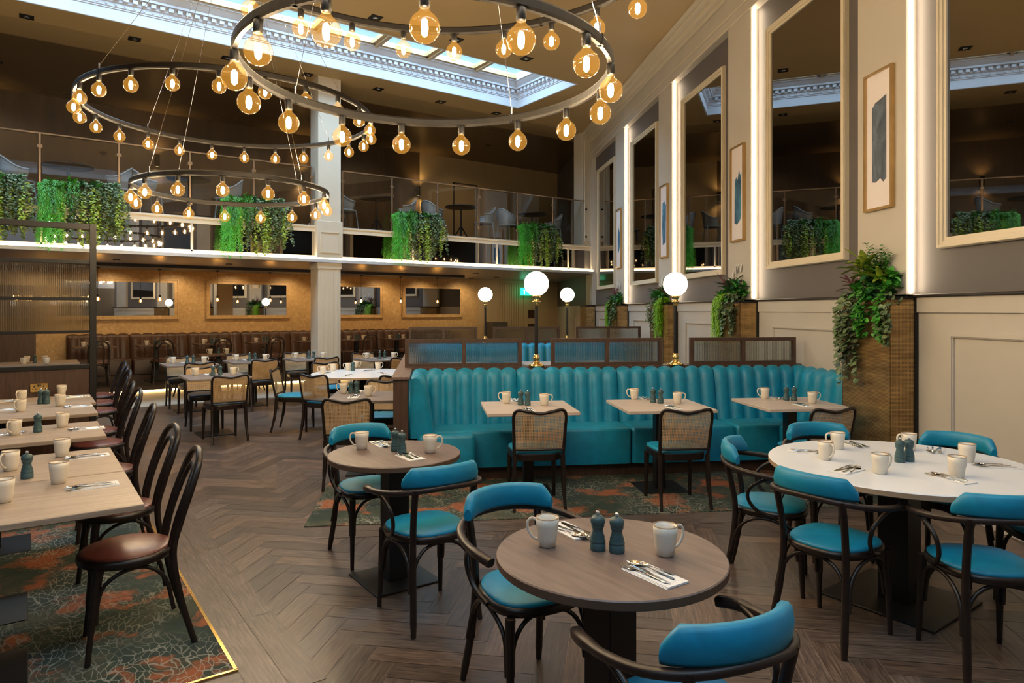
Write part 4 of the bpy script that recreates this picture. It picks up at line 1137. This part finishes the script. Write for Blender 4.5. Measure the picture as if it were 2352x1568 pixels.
def setting(x, y, ang, where, z=.75, full=True):
    """folded napkin with cutlery; long axis local +y points at ang (world) away from the diner"""
    c, s = cos(ang), sin(ang)
    def P(dx, dy): return (x + dx * c - dy * s, y + dx * s + dy * c)
    p = P(0, 0); NAPKIN.put((p[0], p[1], z), ang, 'folded white linen napkin ' + where, 'folded napkins')
    zz = z + .0062
    for Pr, dx, da, nm in ((FORK, -.028, .05, 'fork'), (KNIFE, -.008, -.10, 'knife'), (SPOON, .014, .06, 'spoon'), (TEASPOON, .034, .16, 'teaspoon')):
        if not full and nm == 'teaspoon': continue
        p = P(dx, .02); Pr.put((p[0], p[1], zz), ang + da, 'steel %s on the napkin %s' % (nm, where), 'steel cutlery')
def mugp(px, py, ha, where, z=.75):
    a, n = at(px, py, z); MUG.put((a, n, z), ha, 'speckled cream mug ' + where, 'speckled cream mugs')
def millp(px, py, where, z=.75):
    a, n = at(px, py, z); MILL.put((a, n, z), 0, 'blue green painted mill ' + where, 'blue green salt and pepper mills')
# handle angle: world angle of handle direction. image-left = world dir of cam -X
IL = atan2(c2w(-1, 0)[1], c2w(-1, 0)[0]); IR = IL + pi; TOC = atan2(c2w(0, -1)[1], c2w(0, -1)[0]); AWC = TOC + pi
def setpx(px, py, Fx, Fy, where, z=.75, full=True):
    a, n = at(px, py, z); setting(a, n, rot_for(Fx, Fy), where, z, full)

mugp(1257, 1253, IL - .15, 'left on the nearest round table'); mugp(1528, 1274, IR + .35, 'right on the nearest round table')
millp(1373, 1262, 'left of the pair on the nearest round table'); millp(1417, 1267, 'right of the pair on the nearest round table')
setpx(1502, 1322, -.56, .83, 'at the front of the nearest round table'); setpx(1310, 1219, .50, -.86, 'at the back left of the nearest round table')
mugp(831, 1031, IL, 'left on the middle round table'); mugp(988, 1039, IR + .1, 'right on the middle round table')
millp(908, 1035, 'left of the pair on the middle round table'); millp(923, 1041, 'right of the pair on the middle round table')
setpx(942, 1050, -.56, .83, 'at the front of the middle round table'); setpx(876, 1020, .5, -.86, 'at the back of the middle round table')
wt = 'on the large white table'
mugp(1896, 1055, TOC + .2, 'by the left end ' + wt); mugp(1924, 1031, IL, 'at the back left ' + wt); mugp(2022, 1087, IR + .3, 'at the front middle ' + wt)
mugp(2088, 1034, IL, 'behind the mills ' + wt); mugp(2198, 1094, IR + .4, 'at the front right ' + wt); mugp(2222, 1061, AWC, 'at the back right ' + wt)
millp(2067, 1061, 'left of the pair ' + wt); millp(2088, 1059, 'right of the pair ' + wt)
setpx(1850, 1038, .9, -.43, 'at the left end ' + wt); setpx(1960, 1021, .0, -1, 'at the back left ' + wt); setpx(1944, 1081, .82, .57, 'at the front left ' + wt)
setpx(2148, 1034, -.6, -.8, 'at the back right ' + wt); setpx(2185, 1101, -.35, .93, 'at the front right ' + wt); setpx(2292, 1072, -.97, .2, 'at the right end ' + wt)
for nm, a_ in (('leftmost banquette table', ((1163, 926), (1250, 931), (1196, 930), (1212, 931), (1214, 943), (1184, 919))), ('middle banquette table', ((1457, 917), (1556, 927), (1500, 924), (1517, 926), (1548, 937), (1482, 915))),
               ('rightmost banquette table', ((1757, 915), (1866, 926), (1806, 919), (1824, 920), (1845, 931), (1779, 914)))):
    mugp(*a_[0], IL, 'left on the ' + nm); mugp(*a_[1], IR, 'right on the ' + nm); millp(*a_[2], 'left of the pair on the ' + nm); millp(*a_[3], 'right of the pair on the ' + nm)
    setpx(*a_[4], -.12, .99, 'at the near side of the ' + nm); setpx(*a_[5], .12, -.99, 'at the banquette side of the ' + nm)
tA = 'on the nearest left oak tables'
mugp(24, 1080, TOC, 'by the mill ' + tA); mugp(142, 1048, AWC, 'farther right one ' + tA); mugp(135, 1109, AWC, 'nearer right one ' + tA); mugp(8, 1153, TOC, 'at the left picture edge ' + tA)
millp(62, 1098, 'on the nearest left oak tables'); millp(34, 1093, 'behind the other mill on the nearest left oak tables') if False else None
WY = pi / 2
def setw(x, y, where, flip=False): setting(x, y, WY if not flip else -WY, where)
a, n = at(205, 1049, .75); setw(a, n, 'on the second left oak table'); a, n = at(218, 1117, .75); setw(a, n, 'at the right of the nearest left oak table')
mugp(34, 998, TOC, 'left on the third left oak table'); mugp(143, 980, AWC, 'right on the third left oak table'); millp(87, 992, 'on the third left oak table')
a, n = at(203, 985, .75); setw(a, n, 'on the third left oak table'); a, n = at(10, 998, .75); setw(a, n, 'at the picture edge on the third left oak table', True)
mugp(50, 921, TOC, 'far left on the tables by the divider'); mugp(47, 945, TOC, 'near left on the tables by the divider'); mugp(141, 908, AWC, 'far right on the tables by the divider'); mugp(138, 932, AWC, 'near right on the tables by the divider')
millp(94, 927, 'left of the pair on the table by the divider'); millp(107, 927, 'right of the pair on the table by the divider')
for px, py, w_ in ((178, 912, 'far right on the tables by the divider'), (182, 934, 'near right on the tables by the divider'), (15, 922, 'far left on the tables by the divider'), (14, 942, 'near left on the tables by the divider')):
    a, n = at(px, py, .75); setw(a, n, w_)
mugp(62, 832, TOC, 'left one on the table seen through the divider gap'); mugp(55, 836, TOC, 'nearer left one on the table seen through the divider gap'); mugp(102, 830, AWC, 'right one on the table seen through the divider gap'); mugp(107, 835, AWC, 'nearer right one on the table seen through the divider gap'); millp(80, 833, 'on the table seen through the divider gap')
a, n = c2w(-1.42, 6.72)
nm = 'on the square table left of the booths'
mugp(789, 903, IL, 'left ' + nm); mugp(846, 909, IR, 'right ' + nm); millp(806, 903, 'left of the pair ' + nm); millp(819, 903, 'right of the pair ' + nm); setpx(812, 912, -.1, .99, 'in front ' + nm); setpx(828, 899, .1, -.99, 'behind ' + nm)
nm = 'on the far white round table'
for px, py, w_ in ((765, 852, 'left'), (800, 850, 'middle left'), (818, 845, 'back middle'), (868, 848, 'right'), (742, 858, 'near left')): mugp(px, py, IL if px < 810 else IR, w_ + ' ' + nm)
millp(811, 851, nm)
for px, py, fx, fy, w_ in ((745, 857, .4, .9, 'near left'), (800, 863, 0, 1, 'near middle'), (850, 851, -.5, -.8, 'back right'), (880, 858, -.5, .8, 'right')): setpx(px, py, fx, fy, 'at the %s ' % w_ + nm, .75, False)
for a, n, l in DT:
    nm = 'on the ' + l
    for dx, dy, q in ((-.20, .16, 'left'), (.22, -.02, 'right')): MUG.put((a + dx, n + dy, .75), IL if dx < 0 else IR, 'speckled cream mug %s %s' % (q, nm), 'speckled cream mugs')
    for dx, q in ((-.02, 'left of pair'), (.07, 'right of pair')): MILL.put((a + dx, n + .02, .75), 0, 'blue green mill %s %s' % (q, nm), 'blue green salt and pepper mills')
    setting(a + .02, n - .2, 0, 'in front ' + nm, full=False); setting(a - .02, n + .22, pi, 'behind ' + nm, full=False)
for a, l in BT:
    nm = 'on the dark banquette table ' + l
    for dx, q in ((-.18, 'left'), (.2, 'right')): MUG.put((a + dx, 15.82, .87), IR, 'cream mug %s %s' % (q, nm), 'speckled cream mugs')
    for dx, q in ((-.03, 'left of pair'), (.05, 'right of pair')): MILL.put((a + dx, 15.74, .87), 0, 'mill %s %s' % (q, nm), 'blue green salt and pepper mills')
for dx, q in ((-.15, 'left'), (.15, 'right')): MUG.put((3.02 + dx, 13.95, .75), IL, 'cream mug %s on the lone dark table under the gallery' % q, 'speckled cream mugs')
MILL.put((3.02, 13.95, .75), 0, 'mill on the lone dark table under the gallery', 'blue green salt and pepper mills')

# ------------------------------------------------------------------ chandeliers
def chandelier(X, Y, label, ph):
    a0, n0 = c2w(X, Y)
    r = thing('ring_chandelier', label, 'chandelier', 'two tier ring chandeliers', (a0, n0, 0))
    for R_, zb, n, p in ((.955, 2.70, 15, ph[0]), (1.42, 3.51, 24, ph[1])):
        zr = zb + .132
        m = MB(); circ = [(R_ * cos(2 * pi * i / 96), R_ * sin(2 * pi * i / 96), zr + .024) for i in range(96)]
        m.tube(circ, [1.0] * 96, closed=True, sq=(.032, .054), smooth=False)
        for k in range(4):
            t = 2 * pi * (k + .3) / 4; Mx = Matrix.Translation((R_ * cos(t), R_ * sin(t), zr + .024)) @ Matrix.Rotation(t, 4, 'Z'); m.box(-.018, -.012, -.027, .018, .012, .027, .002, Mx)
        m.build('ring', M['ring'], r)
        for k in range(4):
            t = 2 * pi * (k + .3) / 4; m = MB()
            m.tube([(R_ * cos(t), R_ * sin(t), zr + .08), (.06 * cos(t), .06 * sin(t), 5.93)], .0022, 4); m.lathe([(.006, 0), (.006, .05), (.003, .06)], 6, (R_ * cos(t), R_ * sin(t), zr + .045)); m.build('suspension_wire', M['steel'], r)
        for k in range(n):
            t = 2 * pi * k / n + p
            make_bulb(r).location = (R_ * cos(t), R_ * sin(t), zb)
    m = MB(); m.lathe([(.001, ZC), (.10, ZC), (.10, 5.96), (.03, 5.92), (.001, 5.92)], 20); m.build('ceiling_rose', M['black'], r)
    return r
_b = {}
def make_bulb(par):
    if not _b:
        m = MB(); R_ = .061
        pr = [(.0005, -R_)] + [(R_ * sin(radians(a)), -R_ * cos(radians(a))) for a in (20, 40, 60, 80, 100, 120, 138)] + [(.028, .056), (.019, .070), (.016, .082)]
        m.lathe(pr, 20, cap=False); o = m.build('bulb', M['bulb']); me = o.data; bpy.data.objects.remove(o)
        m = MB()
        m.lathe([(.003, -.036), (.013, -.026), (.016, 0), (.013, .026), (.003, .036)], 6, smooth=False); o = m.build('filament', M['fil']); fe = o.data; bpy.data.objects.remove(o)
        m = MB(); m.lathe([(.001, .078), (.019, .078), (.021, .084), (.021, .128), (.017, .134), (.001, .136)], 14); o = m.build('socket', M['socket']); se = o.data; bpy.data.objects.remove(o)
        _b.update(b=me, f=fe, s=se)
    o = bpy.data.objects.new('bulb', _b['b']); COL.objects.link(o); o.parent = par
    for nm, k in (('filament', 'f'), ('socket', 's')):
        c = bpy.data.objects.new(nm, _b[k]); COL.objects.link(c); c.parent = o
    return o
PHASES = ((0.005, -0.108), (0.189, -0.055))
chandelier(-.44, 3.58, 'two tier black ring chandelier with glowing globe bulbs, nearest the camera at top centre', PHASES[0])
chandelier(-2.93, 7.12, 'two tier black ring chandelier with glowing globe bulbs, farther one at left', PHASES[1])

# downlights
r = thing('ceiling_downlight', '', 'downlight')
m = MB(); m.box(-.09, -.09, -.012, .09, .09, .0, .003); m.build('housing', M['black'], r)
m = MB(); m.lathe([(.001, -.02), (.03, -.02), (.04, -.012)], 12); m.build('lamp', M['steel'], r)
DL = Proto(r); k = 0
for n, q in ((12.47, 'between skylight and gallery'), (9.45, 'before the skylight')):
    for i in range(-3, 7):
        x = .0 + 1.42 * i
        if n < 10 and x < -3: continue
        w_ = {0: 'at the left picture edge', 1: 'second from the left edge', 2: 'third from the left edge', 3: 'above the cream column', 4: 'right of the cream column', 5: 'second right of the column', 6: 'last one before the right wall'}.get(i, '%s beyond the left edge' % {-1: 'first', -2: 'second', -3: 'third'}.get(i, ''))
        DL.put((x, n, ZC), 0, 'square black downlight %s, %s' % (q, w_), 'square ceiling downlights')

ORD = ('first', 'second', 'third', 'fourth', 'fifth', 'sixth', 'seventh', 'eighth', 'ninth')
for x0, dx, n, cnt, z, w_ in ((.2, 1.25, 16.15, 9, 2.50, 'added over the gold mirrors'), (-.6, 1.9, 13.9, 7, 2.50, 'added in the soffit above the pale floor'), (10.4, .95, 15.2, 4, 2.50, 'added in the soffit by the exit'), (-3, 2.6, 15.0, 6, 5.985, 'in the gallery ceiling')):
    for i in range(cnt): DL.put((x0 + dx * i, n, z), 0, 'recessed downlight %s, %s from the left' % (w_, ORD[i]), 'recessed downlights ' + w_, (.6, .6, 1))  # the soffit housings are made up to go with the added spots
# ------------------------------------------------------------------ plants
def rnd(a, b): return random.uniform(a, b)
class Fol(MB):
    flip = False
    def build(s, name, mat, parent=None):
        if Fol.flip: s.v = [(-x, max(y, .0), z) for x, y, z in s.v]
        return MB.build(s, name, mat, parent)
    def leaf(s, p, d, up, L, W, tint, curl=.15):
        d = Vector(d).normalized(); up = Vector(up); side = d.cross(up)
        if side.length < .01: side = d.cross(Vector((1, 0, .1)))
        side.normalize(); nrm = side.cross(d)
        p = Vector(p)
        vs = [p, p + d * L * .35 + side * W * .5 + nrm * L * .02, p + d * L * .35 - side * W * .5 + nrm * L * .02, p + d * L * .42 - nrm * W * .12,
              p + d * L * .75 + side * W * .33 - nrm * L * curl * .4, p + d * L * .75 - side * W * .33 - nrm * L * curl * .4, p + d * L - nrm * L * curl]
        s.add(vs, [(0, 1, 3), (0, 3, 2), (1, 4, 6, 3), (3, 6, 5, 2)], True); s.col += [tint] * 4
    def stem(s, pts, r, tint):
        n0 = len(s.f); s.tube(pts, r, 3, smooth=False); s.col += [tint] * (len(s.f) - n0)
def tnt(lo=.6, hi=1.25): b = rnd(lo, hi); return (b * rnd(.9, 1.1), b, b * rnd(.85, 1.1), 1)
def trail(f, x, y, z, ln, out, step, L, W, spread=.05, swing=.06):
    """one trailing stem from x,y,z going outward (+y) then down"""
    pts = []; dx = rnd(-swing, swing); o = out * rnd(.5, 1.1); N = max(4, int(ln / step))
    for i in range(N + 1):
        t = i / N; pts.append(Vector((x + dx * t + .01 * sin(9 * t + x * 40), y + o * min(1, t * 3) ** .7, z + .06 * sin(min(1, t * 3) * pi) - ln * max(0, t - .12))))
    f.stem(pts[::2] if len(pts) > 6 else pts, .0018, (.5, .45, .3, 1))
    for i, p in enumerate(pts):
        for sd in (-1, 1):
            a = rnd(0, 2 * pi); d = Vector((cos(a), abs(sin(a)) * .8 + .1, rnd(-.9, .3)))
            f.leaf(p, d, (rnd(-.3, .3), rnd(.2, 1), rnd(.2, 1)), L * rnd(.7, 1.2), W * rnd(.8, 1.2), tnt())
def strands(f, x0, x1, y, z, ln, n, out, L=.05, W=.008):
    for k in range(n):
        x = rnd(x0, x1); l = ln * rnd(.45, 1.0); o = out * rnd(.3, 1.1); N = int(l / .022) + 3; dx = rnd(-.04, .04)
        pts = [Vector((x + dx * i / N + .008 * sin(i * .7 + k), y + o * min(1, i / N * 3.5) ** .7, z + .05 * sin(min(1, i / N * 3) * pi) - l * max(0, i / N - .1))) for i in range(N + 1)]
        c = tnt(.65, 1.3)
        for i, p in enumerate(pts):
            for q in range(2):
                a = rnd(0, 2 * pi); f.leaf(p, (cos(a) * .8, abs(sin(a)) * .8, -rnd(.3, 1.4)), (0, 1, .3), L * rnd(.6, 1.2), W, c, .2)
def rosette(f, c, n, L, W, el0=.2, el1=1.2, tint=(.7, 1.2), cone=2 * pi, a0=0):
    for k in range(n):
        a = a0 + cone * k / n + rnd(-.3, .3); e = rnd(el0, el1); d = Vector((cos(a) * cos(e), sin(a) * cos(e), sin(e)))
        f.leaf(Vector(c) + Vector((rnd(-.03, .03), rnd(-.02, .02), rnd(-.02, .03))), d, (0, 0, 1), L * rnd(.75, 1.2), W * rnd(.8, 1.2), tnt(*tint), .3)

def gallery_plant():
    r = thing('hanging_plant', '', 'plant')
    random.seed(11); Fol.flip = True
    m = MB(); m.box(-.45, .0, -.04, .45, .13, .14, .01); m.build('trough', M['black'], r)
    f = Fol(); strands(f, -.56, -.24, .05, .28, 1.1, 58, .17, .045, .006); f.build('grass_strands', M['leaf_grass'], r)
    f = Fol(); strands(f, -.50, -.05, .07, .32, .55, 45, .18, .05, .010)
    for k in range(26): rosette(f, (rnd(-.50, .25), rnd(.04, .20), rnd(.10, .36)), 9, .11, .035)
    f.build('fern_fronds', M['leaf_mid'], r)
    f = Fol()
    for k in range(44): trail(f, rnd(-.18, .58), .05, rnd(.16, .38), rnd(.3, .85), .19, .030, .048, .038)
    f.build('trailing_eucalyptus', M['leaf_euc'], r)
    f = Fol()
    for k in range(14): trail(f, rnd(-.35, .52), .07, rnd(.12, .28), rnd(.45, .95), .22, .03, .048, .030)
    f.build('trailing_ivy', M['leaf_lime'], r)
    f = Fol()
    for k in range(24): rosette(f, (rnd(-.1, .54), rnd(.03, .16), rnd(.12, .34)), 8, .10, .05)
    f.build('dark_leaves', M['leaf_dark'], r); Fol.flip = False
    return Proto(r)
GP = gallery_plant()
for a, l in ((-6.6, 'far left on the gallery front'), (-3.6, 'beyond the left picture edge on the gallery front'), (-.52, 'on the gallery front cut by the left picture edge'), (.70, 'on the gallery front above the glazed divider'), (3.28, 'on the gallery front behind the small chandelier ring, left of the column'), (6.50, 'on the gallery front right of the cream column'), (9.62, 'on the gallery front nearest the right wall')):
    GP.put((a, GY - .05, GZ + .02), pi, 'trailing plant ' + l, 'trailing plants on the gallery front')

def planter_plant():
    r = thing('planter_plant', '', 'plant'); random.seed(21)
    f = Fol()
    for k in range(16): trail(f, rnd(.06, .33), .10, rnd(.02, .10), rnd(.30, .85), .20, .05, .062, .055)
    for k in range(8): trail(f, rnd(-.34, -.18), .10, rnd(.02, .10), rnd(.15, .4), .15, .045, .055, .05)
    f.build('trailing_eucalyptus', M['leaf_euc'], r)
    f = Fol()
    for k in range(30): rosette(f, (rnd(-.30, .30), rnd(.02, .20), rnd(.02, .28)), 8, .10, .05, -.3, 1.2)
    for k in range(14): trail(f, rnd(-.28, .05), .12, rnd(.04, .12), rnd(.12, .42), .16, .035, .06, .045)
    f.build('green_foliage', M['leaf_mid'], r)
    f = Fol()
    for k in range(6): rosette(f, (rnd(-.16, .14), rnd(.05, .18), rnd(.16, .36)), 9, .20, .062, .0, 1.1)
    f.build('broad_leaves', M['leaf_lime'], r)
    f = Fol()
    for k in range(12): rosette(f, (rnd(-.20, .30), rnd(.02, .16), rnd(.05, .30)), 8, .13, .065, -.4, 1.0)
    f.build('dark_leaves', M['leaf_dark'], r)
    f = Fol()
    for k in range(26):
        b = Vector((rnd(-.12, .1), rnd(.02, .12), .30)); tip = b + Vector((rnd(-.16, .16), rnd(-.05, .1), rnd(.12, .26)))
        for i in range(9):
            q = b.lerp(tip, i / 8)
            for j in range(3): a = rnd(0, 2 * pi); f.leaf(q, (cos(a), sin(a), .6), (0, 0, 1), .045, .012, tnt(.7, 1.2))
    f.build('fern_fronds', M['leaf_mid'], r)
    f = Fol()
    for k in range(3): rosette(f, (rnd(.08, .3), rnd(.05, .15), rnd(.16, .3)), 10, .15, .028, .1, 1.2)
    f.build('purple_leaves', M['leaf_pink'], r)
    return r
def planter_plant_b(seed, side):
    r = thing('planter_plant', '', 'plant'); random.seed(seed)
    f = Fol(); strands(f, *( (.10, .32) if side > 0 else (-.32, -.10)), .08, .16, .72, 85, .18, .05, .011); f.build('lime_asparagus_fern', M['leaf_bright'], r)
    f = Fol()
    for k in range(15): trail(f, rnd(-.33, .1) * side, .10, rnd(.04, .16), rnd(.15, .55), .18, .042, .055, .05)
    f.build('trailing_eucalyptus', M['leaf_euc'], r)
    f = Fol()
    for k in range(20): rosette(f, (rnd(-.26, .26), rnd(.02, .18), rnd(.02, .26)), 8, .13, .05, -.2, 1.2)
    f.build('green_foliage', M['leaf_mid'], r)
    f = Fol()
    for k in range(8): rosette(f, (rnd(-.22, .22), rnd(.02, .16), rnd(.08, .30)), 8, .15, .06, -.2, 1.2)
    f.build('dark_leaves', M['leaf_dark'], r)
    f = Fol()
    for k in range(4): rosette(f, (rnd(-.05, .28) * side, rnd(.02, .14), rnd(.22, .34)), 9, .17, .028, .3, 1.3)
    f.build('purple_leaves', M['leaf_pink'], r)
    f = Fol()
    for k in range(6):
        x = rnd(-.12, .14); f.leaf((x, .06, .38 + rnd(0, .1)), (rnd(-.3, .3), rnd(-.1, .3), 1), (0, 1, 0), .14, .05, (1, 1, 1, 1), .1)
        f.stem([(x, .06, .1), (x, .06, .40)], .002, (.3, .5, .2, 1))
    f.build('white_flowers', M['petal'], r)
    return r
def put_wallplant(r, c, label):
    p = Rp(c, .06); r.location = (p[0], p[1], 1.62); r.rotation_euler = (0, 0, ROT_PL); r['label'] = label; r['group'] = 'plants in the brass planters'
ROT_PL = rot_for(-cos(WA), -sin(WA))
PPa = planter_plant(); put_wallplant(PPa, PIL[3], 'big mixed green plant with trailing round leaves in the nearest brass planter')
PPb = planter_plant_b(31, 1); put_wallplant(PPb, PIL[4], 'plant with long lime fern and white flowers in the second brass planter')
PPc = planter_plant_b(41, -1); put_wallplant(PPc, PIL[5], 'plant with lime fern behind the right large globe lamp, in the third brass planter')
PPd = planter_plant_b(51, 1); put_wallplant(PPd, PIL[6], 'small looking plant with bright fern in the fourth brass planter')
